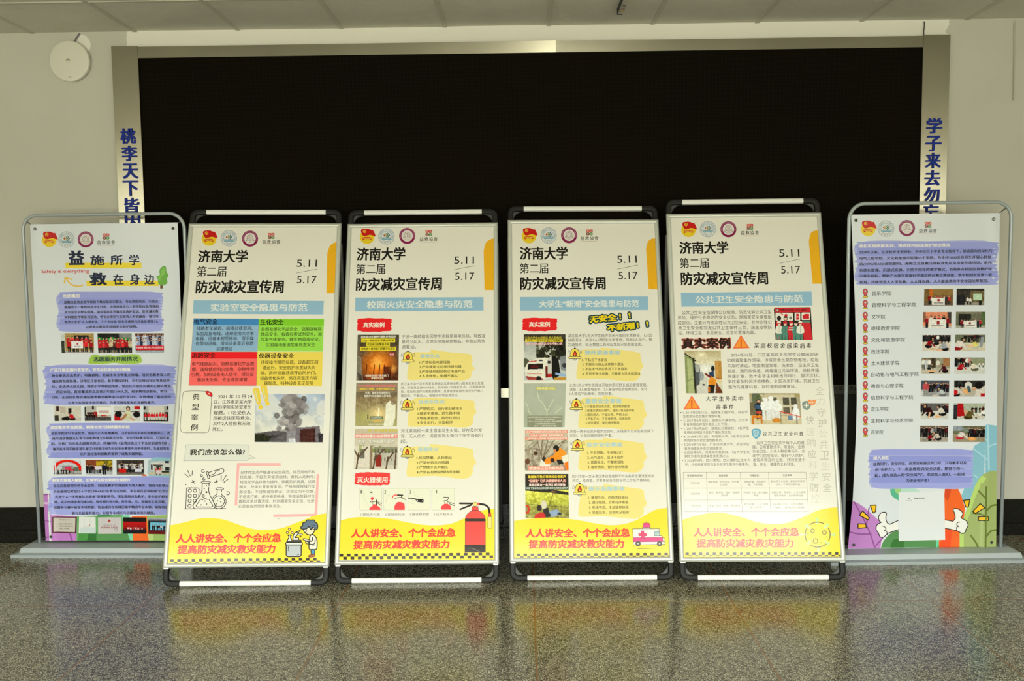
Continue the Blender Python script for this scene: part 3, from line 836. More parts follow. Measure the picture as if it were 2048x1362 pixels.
    s.line([(716, 605), (712, 670)], 19, K); s.line(smooth([(708, 700), (706, 790), (738, 895)], 4), 19, K); s.line(smooth([(754, 925), (850, 1110), (862, 1170), (830, 1220)], 5), 19, K)
    s.ring(635, 575, 115, 17, K, 27, n=22); s.line(smooth([(510, 990), (550, 1008), (615, 975), (668, 1000)], 4), 17, K)
    s.line([(510, 990), (410, 1130)] + smooth([(410, 1130), (395, 1165), (430, 1188)], 4) + [(780, 1188)] + smooth([(780, 1188), (806, 1165), (790, 1120)], 4) + [(712, 1000)], 17, K)
    s.ring(570, 912, 30, 17, K, n=14); s.circ(650, 818, 24, K)
    for x, y in ((648, 656), (594, 731), (614, 1042), (656, 1114), (516, 1136), (990, 972), (926, 1036), (1006, 1062), (904, 1110), (136, 630)): s.circ(x, y, 15, K, n=10)
    s.ring(978, 735, 98, 17, K, 27, n=22); s.line([(918, 770), (912, 880)], 17, K); s.line([(1026, 770), (1026, 808)], 17, K); s.line([(1022, 850), (1030, 882)], 17, K)
    s.ring(960, 1045, 135, 17, K, n=30); s.ring(960, 1050, 178, 17, K, a0=-65, a1=-8, n=10); s.ring(960, 1050, 178, 17, K, a0=2, a1=130, n=14); s.ring(960, 1050, 178, 17, K, a0=205, a1=250, n=6)
    s.shape([(645, 320), (688, 312), (735, 470), (690, 485)], PAPER, K, 17)
    s.line([(700, 332), (780, 308)], 17, K); s.line([(820, 296), (975, 248)] + smooth([(975, 248), (1050, 235), (1085, 295), (1040, 350)], 5) + [(735, 445)], 17, K)
    s.line(smooth([(720, 410), (790, 385), (850, 360), (880, 310), (965, 275), (980, 250)], 4), 15, K)
    for x, y, r_, a in ((568, 294, 38, -20), (528, 404, 26, -60), (588, 490, 30, -30), (1180, 845, 40, 190)): s.ring(x, y, r_, 17, K, a0=a + 40, a1=a + 320, n=14)
    for a, b in (((115, 365), (215, 450)), ((178, 275), (222, 360)), ((230, 385), (250, 420)), ((302, 285), (292, 400)), ((1018, 410), (1012, 530)), ((1142, 402), (1095, 475)), ((1078, 505), (1050, 550)), ((1188, 495), (1082, 578)),
                 ((280, 580), (370, 540)), ((300, 525), (350, 600)), ((845, 575), (930, 555)), ((910, 515), (885, 590))): s.line([a, b], 17, K)
    # young chemist at a bench
    s.grid(560, 1030, 13.62)
    for x, y in ((253, 410), (196, 505), (327, 505)): s.shape(ellpts(x, y, 30, n=14), (246, 226, 190), (70, 40, 24), 18)
    s.shape([(180, 750)] + smooth([(195, 720), (235, 650), (240, 600)], 3) + [(210, 575), (310, 575), (285, 600)] + smooth([(285, 650), (320, 720), (325, 750)], 3), (232, 232, 232), K, 26)
    s.shape(smooth([(352, 745), (350, 620), (390, 530), (470, 480), (500, 520), (440, 600), (430, 640), (495, 640), (505, 700)], 4) + [(510, 745)], (244, 240, 232), K, 26)
    s.line([(470, 500), (540, 450)], 44, K); s.line([(480, 495), (530, 458)], 20, (170, 170, 170)); s.line([(480, 556), (600, 556)], 46, K); s.line([(490, 556), (595, 556)], 20, (222, 230, 226)); s.circ(555, 612, 28, (120, 80, 20))
    s.circ(414, 630, 28, K, n=12); s.shape([(350, 712), (570, 712), (575, 750), (345, 750)], (176, 178, 180), K, 22)
    s.shape(rrect(165, 800, 575, 1160, 60), (194, 202, 208), K, 30); s.shape(rrect(152, 775, 605, 840, 25), (238, 238, 236), K, 28)
    s.line([(225, 890), (220, 960)], 18, K); s.circ(222, 1000, 12, K, n=8); s.line([(460, 1112), (495, 1120), (520, 1085)], 12, K)
    s.shape([(835, 960), (945, 960), (940, 1090), (850, 1090)], (58, 150, 206), K, 26)
    s.shape(smooth([(775, 1150), (800, 1120), (870, 1105), (940, 1100), (942, 1150), (860, 1170), (790, 1172)], 3, True), (206, 104, 62), (84, 26, 20), 20)
    s.shape(smooth([(820, 590), (900, 560), (985, 650), (1010, 780), (1000, 930), (970, 965), (880, 966), (800, 960), (785, 860), (800, 700)], 4, True), (244, 240, 226), K, 28)
    s.line(smooth([(880, 640), (880, 710), (840, 740), (770, 720), (650, 670)], 4), 30, K); s.shape(smooth([(690, 760), (720, 745), (790, 775), (760, 815), (710, 800)], 4, True), (244, 228, 196), K, 22)
    s.shape(smooth([(630, 700), (650, 668), (740, 690), (820, 722), (780, 745)], 4, True), (236, 232, 224), K, 20)
    s.line(smooth([(955, 690), (945, 790), (890, 825), (790, 815)], 4), 24, K); s.line([(860, 865), (945, 865)], 12, K)
    s.shape(smooth([(640, 400), (660, 480), (720, 540), (800, 570), (880, 545), (930, 470), (930, 390), (800, 350)], 5, True), (250, 232, 200), K, 26)
    s.shape(ellpts(682, 448, 36, 48, 16), (248, 246, 240), K, 20)
    s.shape(smooth([(575, 400), (560, 355), (612, 315), (620, 240), (690, 215), (740, 160), (840, 165), (920, 160), (960, 215), (1015, 265), (1020, 390), (965, 430), (940, 395), (900, 365), (870, 370), (835, 430), (790, 340), (740, 385), (700, 400), (640, 410)], 3, True), (98, 118, 142), K, 26)
    s.shape(ellpts(912, 395, 26, n=12), (248, 232, 204), K, 18); s.line([(890, 295), (915, 295), (935, 315), (955, 300)], 11, K)
    return s

# ------------------------------------------------------------------ sheet: campus fire safety
def fire_sheet():
    s = poster_sheet('fire').grid(660, 400, 3.405)
    header(s, ((252, 250), (384, 250), (525, 247), (672, 228)), (182, 513, 369, 87), (177, 375, 472, 70), (176, 762, 574, 88),
           (846, 980, 412, 50), [(845, 478), (985, 450)], (851, 983, 522, 50),
           [(1132, 262)] + smooth([(1100, 267), (1062, 292), (1046, 350)], 5) + [(1052, 615), (1135, 615)],
           [(172, 668), (1045, 664), (1045, 757), (170, 762)], '校园火灾安全隐患与防范', (250, 970, 712, 52))
    s.brush(183, 805, 420, 903, RED, 4); s.text('真实案例', 225, 370, 853, 36, WHT, .022)
    im = Im(76, 84, (88, 80, 70), 11)
    im.grad(0, (84, 78, 66), .45, (118, 98, 78)).grad(.45, (118, 92, 70), 1, (92, 50, 30)).noise(12, 9)
    im.glow(.52, .66, .46, .40, (255, 146, 40), 1, .6).glow(.50, .62, .22, .18, (255, 214, 130), .8)
    im.poly([(0, .45), (.1, .5), (.16, 1), (0, 1)], (150, 146, 136), .8); im.poly([(.02, .82), (.12, .9), (.14, 1), (.05, 1)], (70, 62, 56), .9)
    for x in (.24, .42, .55, .66, .82): im.bar(x, .66, x - .02, 1, .025, (90, 40, 22), .8)
    im.rect(.66, .7, .82, 1, (60, 24, 18), .6).glow(.88, .74, .12, .12, (255, 200, 120), .7).noise(12, 26)
    im.m(im.X < .08, (120, 116, 110), .4)
    s.pic([(188, 920), (470, 920), (465, 1232), (178, 1232)], im)
    s.text('起火前20天刚举行消防宣传活动', 210, 446, 934, 17, WHT, .03, 1)
    for t, x0, x1, y in (('宁波一高校宿舍凌晨4点起火', 212, 443, 959), ('学生称消防警报未响', 247, 407, 987), ('宿管挨个寝室敲门提醒学生逃生', 205, 448, 1016)):
        s.rect(x0, y - 13, x1, y + 13, (240, 222, 50)); s.text(t, x0 + 6, x1 - 6, y, 17, (40, 34, 14), .02, 1)
    s.rect(400, 1040, 440, 1069, (178, 28, 40)); s.text('热点', 405, 436, 1055, 14, WHT, .02, 1)
    s.text('宿管奶奶挨个寝室敲门', 240, 398, 1199, 15, (244, 236, 220), .02, 1); s.text('提醒学生逃生', 280, 366, 1216, 14, (244, 236, 220), .02, 1)
    s.lines([('宁波一高校宿舍因学生违规使用电热毯，导致凌', 488, 1058, 931), ('晨时分起火，点燃床帘等易燃物品，导致火势快', 488, 1056, 966), ('速蔓延。', 487, 586, 1002)], (44, 42, 36), 0, 27)
    s.poly(smooth([(545, 1045), (680, 1040), (690, 1022), (800, 1038), (940, 1050), (962, 1060), (970, 1100), (965, 1130), (988, 1150), (962, 1172), (960, 1205), (905, 1232), (700, 1222), (545, 1230), (525, 1200), (535, 1120)], 3, True), (245, 227, 138))
    bell(s, 530, 1075)
    s.text('宿舍失火', 613, 747, 1065, 29, (166, 206, 224), .035)
    s.lines([('1.严禁私拉电源线路', 610, 818, 1108), ('2.严禁使用大功率违规电器', 608, 895, 1138), ('3.严禁使用假冒伪劣电器产品', 608, 918, 1170), ('4.人走断电，电器不离人', 608, 870, 1201)], INK, .014, 20)
    s.lines([('武汉某大学一学生因室友将电动车锂电池带入宿舍充电引发爆', 482, 1045, 1253), ('燃，导致其全身90%烧伤。后续经12次植皮手术，创面基本愈', 482, 1053, 1279), ('合，但后续治疗仍需高额费用，且患者因容貌改变出现严重心', 482, 1043, 1306), ('理创伤，不敢见人，照镜子时常崩溃哭泣。', 482, 875, 1335)], (70, 66, 56), 0, 20)
    im = Im(76, 80, (150, 136, 112), 12)
    im.grad(0, (156, 142, 124), .3, (150, 132, 106)).grad(.3, (150, 132, 104), 1, (176, 172, 126)).noise(22, 16, 0, .2, 1, .6).noise(12, 40, 0, .2, 1, .6)
    im.poly([(0, .22), (1, .22), (1, .3), (0, .34)], (120, 110, 92), .7)
    im.glow(.55, .72, .34, .22, (252, 226, 170), .9).glow(.2, .78, .3, .2, (190, 190, 120), .5)
    im.poly([(.72, .5), (.82, .42), (.96, .5), (.96, .8), (.9, 1), (.68, 1), (.72, .74)], (236, 236, 222), .9); im.ell(.9, .46, .06, .06, (150, 130, 110), .7)
    im.bar(.56, .6, .55, .78, .03, (255, 244, 220)).bar(.30, .74, .30, .82, .03, (70, 60, 40)).noise(6, 24)
    s.pic([(178, 1247), (461, 1247), (455, 1543), (170, 1543)], im)
    s.text('武汉大学城宿舍电动车锂电池起火', 192, 446, 1268, 17, (242, 120, 128), .03, 1); s.text('被烧男子毁容，全身90%植皮12次', 200, 440, 1290, 17, (240, 206, 60), .03, 1)
    s.text('父亲：室友去世加倍努力', 238, 408, 1316, 16, WHT, .02, 1); s.text('她两岁3月后每自己买电车', 232, 412, 1337, 16, WHT, .02, 1)
    s.rect(275, 1476, 358, 1496, (52, 92, 58)); s.text('高校宿舍电动车起火', 280, 353, 1486, 11, WHT, 0, 1); s.text('请安全用车', 296, 346, 1509, 12, (250, 190, 60), .02, 1); s.text('高层生命通道请勿堵塞', 262, 372, 1531, 11, WHT, 0, 1)
    s.grid(660, 780, 3.322)
    s.poly(smooth([(545, 68), (640, 55), (800, 60), (935, 72), (958, 82), (962, 125), (972, 150), (952, 178), (950, 220), (900, 252), (700, 242), (540, 248), (515, 222), (525, 140)], 3, True), (245, 227, 138))
    bell(s, 513, 105)
    s.text('自动车失火', 590, 762, 80, 29, (176, 212, 226), .035)
    s.lines([('1.严禁购买、骑行老旧破电车', 580, 880, 127), ('2.楼道不堵塞、逃生路不堵', 578, 862, 158), ('3.电瓶进宿舍，隐患在身边', 578, 862, 189), ('4.安全出行，头盔相伴', 578, 815, 220)], INK, .014, 20)
    im = Im(76, 72, (196, 190, 172), 13)
    im.grad(0, (196, 184, 164), .4, (206, 200, 184)).rect(0, .42, 1, 1, (206, 200, 186)).rect(.36, .42, .42, 1, (150, 132, 112)).rect(0, .42, .36, .95, (216, 210, 198))
    im.rect(.12, .50, .24, .74, (120, 122, 112)); im.rect(.44, .45, 1, .6, (150, 148, 132)).rect(.44, .60, 1, .9, (190, 186, 174))
    for k in range(7): im.rect(.46 + .08 * k, .50, .50 + .08 * k, .60, (110, 108, 96)); im.rect(.46 + .08 * k, .72, .48 + .08 * k, .80, (130, 126, 116))
    im.rect(.5, .65, .63, .94, (150, 52, 40)); im.mott((132, 140, 78), 14, .55, .4, .4, 1, .58, .8).mott((150, 156, 96), 10, .6, .1, .4, .5, .55, .6)
    for p in (((.06, 1, .1, .6)), ((.1, .7, .3, .46)), ((.44, 1, .5, .62)), ((.46, .76, .7, .5)), ((.74, 1, .78, .7)), ((.76, .8, .9, .6)), ((.1, .72, 0, .52)), ((.94, 1, .97, .5))): im.bar(*p, .035, (104, 84, 64))
    im.noise(8, 20)
    s.pic([(165, 262), (450, 262), (447, 530), (157, 530)], im)
    s.text('另一男生宿舍发生火', 252, 449, 271, 19, (214, 198, 60), .04, 1)
    s.rect(164, 296, 450, 322, (240, 130, 126)); s.text('学生纷纷撤出站在宿舍楼下', 168, 447, 309, 22, WHT, .03, 1)
    s.text('学校：学生抽烟引起的', 184, 428, 347, 25, (60, 56, 48), .05, 1); s.text('学校：学生抽烟引起的', 184, 428, 346, 23, WHT, .024, 1)
    s.lines([('河北某高校一男生宿舍发生火情，好在及时发', 470, 1010, 273), ('现，无人伤亡，调查发现火情由于学生吸烟引', 470, 1012, 308), ('起。', 468, 512, 345)], (62, 60, 52), 0, 26)
    s.poly(smooth([(530, 385), (660, 378), (670, 362), (800, 375), (930, 392), (950, 405), (955, 450), (972, 490), (950, 510), (945, 560), (890, 595), (700, 575), (530, 580), (508, 550), (520, 470)], 3, True), (245, 228, 142))
    bell(s, 513, 418)
    s.text('吸烟失火', 585, 722, 397, 29, (176, 212, 226), .035)
    s.lines([('1.校园禁烟，从我做起', 575, 808, 453), ('2.严禁在宿舍内吸烟', 575, 788, 485), ('3.严禁随手丢弃烟头', 575, 785, 517), ('4.严禁在易燃易爆场所吸烟', 575, 860, 549)], INK, .014, 20)
    s.brush(162, 548, 398, 640, (242, 60, 62), 8); s.text('灭火器使用', 180, 382, 600, 36, WHT, .026)
    footer(s, [(62, 872), (130, 856), (200, 848), (300, 852), (400, 860), (500, 880), (600, 897), (700, 903), (800, 893), (880, 862), (960, 822), (1040, 798), (1102, 790)],
           [(1112, 1132), (58, 1132)], (140, 835, 953), (155, 793, 1030), (63, 48.6, 21, 1093, 1111, 1130, -9), None)
    # four steps with an extinguisher
    s.grid(710, 970, 7.062)
    G = (196, 198, 176); K = (28, 24, 22); R = (246, 66, 76)
    for x0, x1, n_, xn in ((60, 378, '1', 86), (402, 716, '2', 425), (745, 1060, '3', 782), (1086, 1404, '4', 1147)):
        s.shape(rrect(x0, 55, x1, 362, 10, 3), (236, 237, 216), G, 5); s.text(n_, xn - (6 if n_ == '1' else 13), xn + (6 if n_ == '1' else 13), 102, 48, K, .01)
    s.lines([('1.提起灭火器', 78, 350, 424), ('2.拔掉保险销', 422, 700, 425), ('3.握住橡胶管', 770, 1045, 420), ('4.压手柄灭火', 1108, 1384, 421)], (84, 82, 70), 0, 38)
    s.line(smooth([(115, 70), (120, 170), (160, 260), (200, 300)], 4), 3, G); s.poly(smooth([(200, 360), (205, 335), (245, 305), (318, 305), (355, 335), (360, 360)], 4), R); s.rect(248, 280, 312, 310, R)
    s.line([(208, 232), (220, 250), (300, 238), (372, 272)], 8, K); s.line([(300, 250), (372, 300)], 8, K); s.line([(300, 220), (302, 285)], 14, K); s.line([(250, 250), (250, 290)], 4, K)
    s.poly([(218, 190), (245, 172), (268, 195), (250, 225), (228, 222)], R); s.poly([(200, 100), (248, 105), (238, 120), (220, 118)], K)
    s.poly(smooth([(556, 360), (560, 300), (595, 255), (640, 248), (690, 270), (702, 320), (700, 360)], 4), R); s.line(smooth([(410, 350), (440, 220), (470, 140), (500, 160)], 4), 3, G)
    s.line([(560, 198), (600, 186), (660, 182), (716, 216)], 9, K); s.line([(600, 150), (672, 152)], 18, K); s.line([(655, 150), (662, 195)], 14, K); s.line([(612, 130), (612, 150)], 8, K); s.line([(526, 196), (534, 165), (560, 150), (590, 148)], 14, R)
    s.line([(747, 192), (840, 200), (880, 216)], 14, K); s.poly([(845, 210), (870, 202), (960, 206), (974, 230), (960, 258), (880, 248)], K); s.circ(877, 228, 9, PAPER, n=10); s.circ(956, 232, 9, PAPER, n=10)
    s.line(smooth([(760, 250), (800, 270), (850, 265)], 3), 3, G); s.line(smooth([(820, 75), (840, 140), (900, 180)], 3), 3, G)
    s.poly(smooth([(1213, 356), (1215, 320), (1245, 285), (1290, 272), (1335, 290), (1356, 325), (1356, 356)], 4), R); s.line([(1262, 272), (1262, 235)], 5, K); s.line([(1306, 272), (1306, 235)], 5, K)
    s.line([(1245, 236), (1300, 225), (1320, 200), (1320, 182), (1252, 180)], 9, K); s.line([(1310, 245), (1400, 275)], 7, K); s.line([(1330, 272), (1400, 300)], 9, K)
    # big extinguisher
    RD = (248, 76, 72); L = (40, 28, 24)
    s.line([(1480, 268), (1680, 270)], 26, L); s.line([(1486, 352), (1640, 290)], 24, L)
    s.line(smooth([(1750, 276), (1830, 288), (1885, 330), (1902, 405)], 5), 28, L)
    s.shape([(1650, 312), (1738, 312), (1742, 365), (1648, 365)], RD, L, 5)
    s.shape([(1555, 855), (1555, 490)] + smooth([(1555, 490), (1575, 430), (1640, 375), (1698, 362), (1756, 375), (1822, 430), (1842, 490)], 4) + [(1842, 855)], RD, L, 5)
    s.rect(1555, 482, 1842, 522, L); s.rect(1549, 855, 1845, 962, L)
    s.shape(ellpts(1742, 277, 18, n=12), (240, 84, 60), L, 4); s.shape(ellpts(1695, 279, 30, n=18), (252, 226, 130), L, 4)
    s.shape([(1888, 405), (1920, 405), (1922, 456), (1884, 456)], RD, L, 5); s.shape(rrect(1876, 456, 1932, 620, 10, 3), (250, 228, 140), L, 5)
    s.line(smooth([(1600, 900), (1660, 905), (1760, 950)], 4), 5, (150, 144, 140))
    return s

# ------------------------------------------------------------------ sheet: trendy pastimes
def trend_sheet():
    s = poster_sheet('trend').grid(1000, 400, 3.405)
    header(s, ((198, 247), (331, 246), (471, 244), (610, 225)), (135, 462, 366, 88), (135, 328, 469, 70), (137, 720, 572, 87),
           (798, 932, 408, 50), [(800, 475), (940, 447)], (808, 938, 519, 52),
           [(1072, 260)] + smooth([(1052, 264), (1012, 282), (995, 340)], 5) + [(1013, 612), (1092, 612)],
           [(137, 665), (1008, 661), (1011, 755), (138, 759)], '大学生“新潮”安全隐患与防范', (268, 947, 710, 48))
    s.brush(152, 805, 390, 900, RED, 4); s.text('真实案例', 197, 340, 852, 36, WHT, .022)
    s.grid(1170, 610, 13.653)
    for t, x0, y0, x1, y1, h in (('无安全', 120, 418, 868, 352, 190), ('!', 935, 335, 985, 330, 150), ('!', 1192, 303, 1242, 298, 150), ('不新潮', 610, 652, 1362, 580, 190), ('!', 1415, 568, 1465, 563, 150), ('!', 1676, 538, 1726, 533, 150)):
        for k in range(12):
            dx, dy = 36 * math.cos(k * .5236), 36 * math.sin(k * .5236)
            s.text(t, x0 + dx, x1 + dx, y0 + dy, h, (10, 62, 76), .03, 1, y1=y1 + dy)
        s.text(t, x0, x1, y0, h, (240, 214, 20), .05, 1, y1=y1)
    s.grid(1000, 400, 3.405)
    im = Im(78, 84, (190, 196, 196), 21)
    im.grad(0, (74, 68, 62), .16, (92, 88, 82)).grad(.16, (164, 170, 170), .55, (206, 208, 200)).noise(8, 8)
    im.mott((52, 54, 44), 9, .42, .3, .14, 1, .52).mott((96, 96, 70), 18, .62, .28, .2, .9, .5, .8)
    im.poly([(.72, .1), (1, .1), (1, .6), (.8, .55)], (30, 30, 26), .8); im.poly([(0, .54), (.05, .52), (.12, .58), (.1, .7), (0, .72)], (96, 100, 84))
    im.poly([(.02, .76), (.08, .64), (.14, .57), (.5, .51), (.56, .53), (.56, .98), (.3, 1), (.04, .93)], (226, 224, 212)); im.poly([(.10, .65), (.46, .64), (.46, .755), (.09, .77)], (42, 34, 36))
    im.rect(.16, .68, .34, .73, (130, 34, 40), .7); im.bar(.12, .60, .30, .585, .02, (188, 70, 60)).rect(.36, .555, .45, .59, (60, 70, 90))
    im.bar(.08, .86, .42, .86, .018, (200, 110, 100), .7); im.poly([(.03, .91), (.45, .96), (.45, 1), (.1, 1)], (170, 80, 76)); im.ell(.35, .97, .06, .06, (40, 36, 36))
    im.poly([(.56, .56), (.68, .44), (.66, .98), (.56, .95)], (206, 206, 200)); im.rect(.565, .58, .63, .64, (60, 60, 64)).rect(.56, .86, .66, .94, (186, 50, 54)).rect(.51, .70, .56, .95, (120, 40, 40))
    im.poly([(.66, .46), (.82, .52), (.87, .88), (.7, 1), (.66, .9)], (24, 24, 24)); im.poly([(.85, .5), (1, .47), (1, .8), (.88, .78)], (140, 144, 150)); im.ell(.96, .68, .05, .05, (60, 70, 74))
    im.poly([(.72, .95), (1, .93), (1, 1), (.7, 1)], (196, 150, 60)); im.bar(.76, .86, .98, .90, .05, (150, 180, 220)).noise(9, 40)
    s.pic([(162, 918), (446, 918), (452, 1232), (163, 1232)], im)
    s.text('三名大学生水库野泳 两人获救后', 170, 420, 943, 18, (204, 190, 50), .03, 1)
    s.rect(172, 953, 428, 971, (244, 222, 30)); s.text('下水待了三次才找到 整个人都僵硬了', 178, 422, 962, 15, (50, 44, 14), .02, 1)
    s.text('救护20组心肺复苏才有呼吸心跳', 172, 426, 983, 19, (222, 110, 140), .045, 1); s.text('救护20组心肺复苏才有呼吸心跳', 173, 425, 983, 17, (252, 226, 226), .015, 1)
    s.lines([('湖北某大学6名大学生结伴到未开放的水库野泳，1人因', 463, 1035, 927), ('抽筋溺水，其余5人试图手拉手营救，导致3人溺亡。警', 463, 1037, 958), ('方通报称，缺乏救援工具和应急知识是悲剧主因。', 463, 972, 989)], (60, 57, 48), 0, 24)
    B = lambda y: s.poly(smooth([(548, y + 20), (680, y + 14), (690, y + 2), (800, y + 14), (940, y + 34), (956, y + 50), (962, y + 95), (978, y + 130), (955, y + 160), (955, y + 195), (900, y + 232), (700, y + 215), (545, y + 218), (520, y + 195), (532, y + 100)], 3, True), (245, 227, 140))
    B(1008); bell(s, 510, 1055)
    s.text('野外游泳事故', 578, 820, 1042, 30, (166, 206, 224), .035)
    s.lines([('1. 不私自下水游泳', 560, 730, 1094), ('2. 不擅自与他人结伴野外游泳', 560, 842, 1124), ('3. 不在天气恶劣情况下下水游泳', 560, 866, 1155), ('4. 不到无安全设施、无救援人员水域游泳', 560, 957, 1188)], INK, .012, 21)
    s.lines([('北京3名大学生夜爬未开放的箭扣野长城后露营夜宿。', 473, 1004, 1265), ('清晨，3人被雷电击中，2人被击中后受轻微挫伤，另外', 475, 1003, 1295), ('1人被击中后晕倒，伤势较重。', 475, 768, 1324)], (70, 66, 56), 0, 22)
    im = Im(76, 80, (186, 192, 180), 22)
    im.grad(0, (180, 186, 174), 1, (176, 182, 166)).noise(8, 5)
    for p in ((.32, .2, .36, .36), (.36, .36, .46, .46), (.46, .46, .56, .64), (.56, .64, .56, .76), (.56, .64, .64, .5), (.64, .5, .72, .36), (.04, .44, .10, .54), (.10, .54, .11, .64), (.11, .64, .18, .7), (.76, .68, .92, .56)): im.bar(*p, .014, (214, 218, 190))
    im.rect(.09, .74, .94, 1, (142, 144, 124), .8)
    s.pic([(163, 1253), (450, 1253), (440, 1552), (162, 1552)], im)
    s.text('凌晨3名大学生爬长城遭雷击', 215, 405, 1265, 16, (120, 124, 110), .05, 1); s.text('凌晨3名大学生爬长城遭雷击', 215, 405, 1265, 15, (226, 226, 206), .015, 1)
    s.rect(245, 1279, 378, 1296, (206, 196, 60)); s.text('消防救援已到达', 250, 374, 1288, 14, (250, 246, 190), .02, 1)
    s.lines([('北京怀柔警方称 两人自行走出后被困山上', 192, 418, 1484), ('目前 两伤员 正送医救治', 240, 374, 1499), ('救出人员 3名学生夜间爬上野长城露营', 196, 420, 1514), ('次日清晨遭遇雷电击中', 238, 378, 1529), ('其中一人情况较重已下撤', 234, 384, 1543)], (216, 216, 196), .02, 11)
    s.grid(1000, 780, 3.322)
    B(40); bell(s, 507, 105)
    s.text('露营安全事故', 567, 810, 78, 32, (172, 210, 226), .035)
    s.lines([('1.不擅自前往未开发、危险地带露营', 567, 862, 114), ('2.帐篷内禁用火/燃气，谨防一氧化碳中毒', 567, 892, 141), ('3.规范用火、不留火种、严防山火', 567, 848, 168), ('4.不私下水、不采食野果、远离危险', 569, 868, 195), ('5.结伴露营，保持通讯畅通', 569, 793, 223)], (50, 46, 34), .010, 19)
    im = Im(80, 72, (178, 172, 156), 23)
    im.grad(0, (206, 196, 176), .3, (190, 186, 168)).grad(.3, (188, 182, 166), 1, (170, 160, 142)).noise(26, 22, 0, .25)
    for p in ((.38, .7, .4, .25), (.42, .7, .54, .22), (.44, .66, .66, .28), (.37, .6, .28, .24), (.1, .5, .3, .3), (.7, .4, .94, .25), (.02, .28, .2, .24), (.6, .66, .9, .3)): im.bar(*p, .018, (112, 92, 72), .8)
    im.mott((120, 106, 92), 18, .66, 0, .4, .36, 1, .8).ell(.25, .58, .05, .05, (100, 70, 56)).ell(.06, .78, .06, .07, (112, 80, 64))
    im.ell(.46, .86, .12, .14, (226, 224, 214)).ell(.44, .72, .045, .06, (60, 50, 44))
    im.bar(.86, .6, .52, .78, .13, (250, 150, 44)).poly([(.70, .52), (.82, .44), (.96, .56), (.88, .72), (.66, .74)], (252, 158, 46)); im.poly([(.84, .66), (1, .6), (1, .92), (.9, .86)], (230, 226, 214)); im.poly([(.90, .82), (1, .76), (1, 1), (.94, 1)], (246, 132, 40))
    im.poly([(.72, .74), (.84, .74), (.9, .84), (.78, .86)], (44, 42, 46)); im.ell(.635, .75, .05, .055, (84, 36, 34)).ell(.635, .75, .025, .03, (40, 44, 44)); im.ell(.72, .46, .07, .08, (42, 34, 32)).ell(.69, .51, .03, .04, (196, 140, 110)); im.noise(8, 40)
    s.pic([(165, 270), (452, 270), (456, 540), (165, 540)], im)
    for x0, y0, x1, y1, t in ((168, 273, 450, 291, '徒步的救援队队员发现后紧急止血'), (195, 297, 425, 314, '小伙从一处绝壁 悬梯摔落悬崖'), (166, 320, 452, 336, '一起救助人员送医 头部腿部受伤严重'), (188, 512, 428, 538, '救援队正在转移伤员')):
        s.rect(x0, y0, x1, y1, (240, 150, 132)); s.text(t, x0 + 6, x1 - 6, (y0 + y1) / 2, (y1 - y0) * .8, (252, 234, 218), .02, 1)
    s.lines([('济南一男子无保护徒步龙洞时，从绳梯十几米的高处摔下', 463, 1022, 279), ('来的，头部和腿部受伤严重。', 463, 750, 309)], (84, 80, 68), 0, 22)
    B(322); bell(s, 515, 375)
    s.text('徒步安全事故', 575, 815, 367, 30, (172, 210, 226), .035)
    s.lines([('1. 不走野路、不单独出行', 580, 818, 421), ('2. 天气恶劣、坚决不徒步', 580, 820, 453), ('3. 紧跟队伍、不攀爬冒险', 582, 822, 485), ('4. 备好物资、保持通讯畅通', 582, 848, 516)], (40, 36, 28), .012, 21)
    im = Im(78, 80, (190, 190, 70), 24)
    im.grad(0, (64, 56, 44), .36, (34, 34, 28)).grad(.36, (226, 226, 110), .7, (176, 178, 70)).grad(.7, (170, 170, 80), 1, (150, 146, 84)).noise(30, 14, 0, .38).noise(22, 34, 0, .38)
    im.poly([(0, .3), (.5, .33), (1, .42), (1, .48), (.6, .43), (0, .38)], (40, 34, 26)); im.poly([(.56, .42), (.62, .37), (.72, .40), (.68, .45)], (110, 84, 60)); im.bar(.64, .44, .54, .74, .012, (60, 56, 44)); im.bar(0, .68, 1, .76, .01, (84, 84, 60))
    for k in range(16): im.bar(.5 + .033 * k, .74, .5 + .033 * k, 1, .008, (110, 104, 70), .7)
    im.ell(.42, .70, .07, .10, (214, 208, 190)).poly([(.40, .80), (.52, .76), (.56, .98), (.42, .98)], (36, 34, 40)); im.bar(.5, .94, .68, .88, .06, (40, 38, 44)); im.poly([(.54, .84), (.72, .8), (.82, .9), (.6, .98)], (150, 170, 200)); im.ell(.78, .9, .05, .03, (60, 66, 84))
    im.ell(.32, .77, .06, .07, (60, 46, 40)).poly([(.22, .92), (.38, .86), (.46, .92), (.46, 1), (.2, 1)], (206, 44, 40)); im.ell(.04, .8, .06, .1, (206, 60, 44)).ell(.02, .8, .035, .06, (150, 140, 80)); im.noise(8, 40)
    s.pic([(167, 563), (454, 563), (460, 857), (170, 857)], im)
    s.text('悬崖秋千坠亡现场目击者发声', 186, 438, 581, 19, (250, 222, 60), .035, 1)
    s.text('“没绑紧” 已多次提醒现场人员', 188, 436, 608, 20, (228, 110, 90), .06, 1); s.text('“没绑紧” 已多次提醒现场人员', 188, 436, 608, 18, (252, 226, 214), .015, 1)
    s.text('事发后景友一直哭泣 感到懊恼', 192, 434, 635, 20, (200, 60, 90), .05, 1); s.text('事发后景友一直哭泣 感到懊恼', 192, 434, 635, 18, WHT, .02, 1)
    s.rect(168, 648, 455, 666, (24, 70, 60)); s.text('女孩下坠前曾出出体验票 现场有其他未成年人', 174, 452, 657, 15, WHT, .01, 1)
    s.lines([('四川华蓥一女子景区体验悬崖秋千时从高家坠落送医途中', 480, 1025, 577), ('死亡，经调查，涉事景区在项目设计上存在严重缺陷。', 482, 1002, 605)], (70, 67, 56), 0, 22)
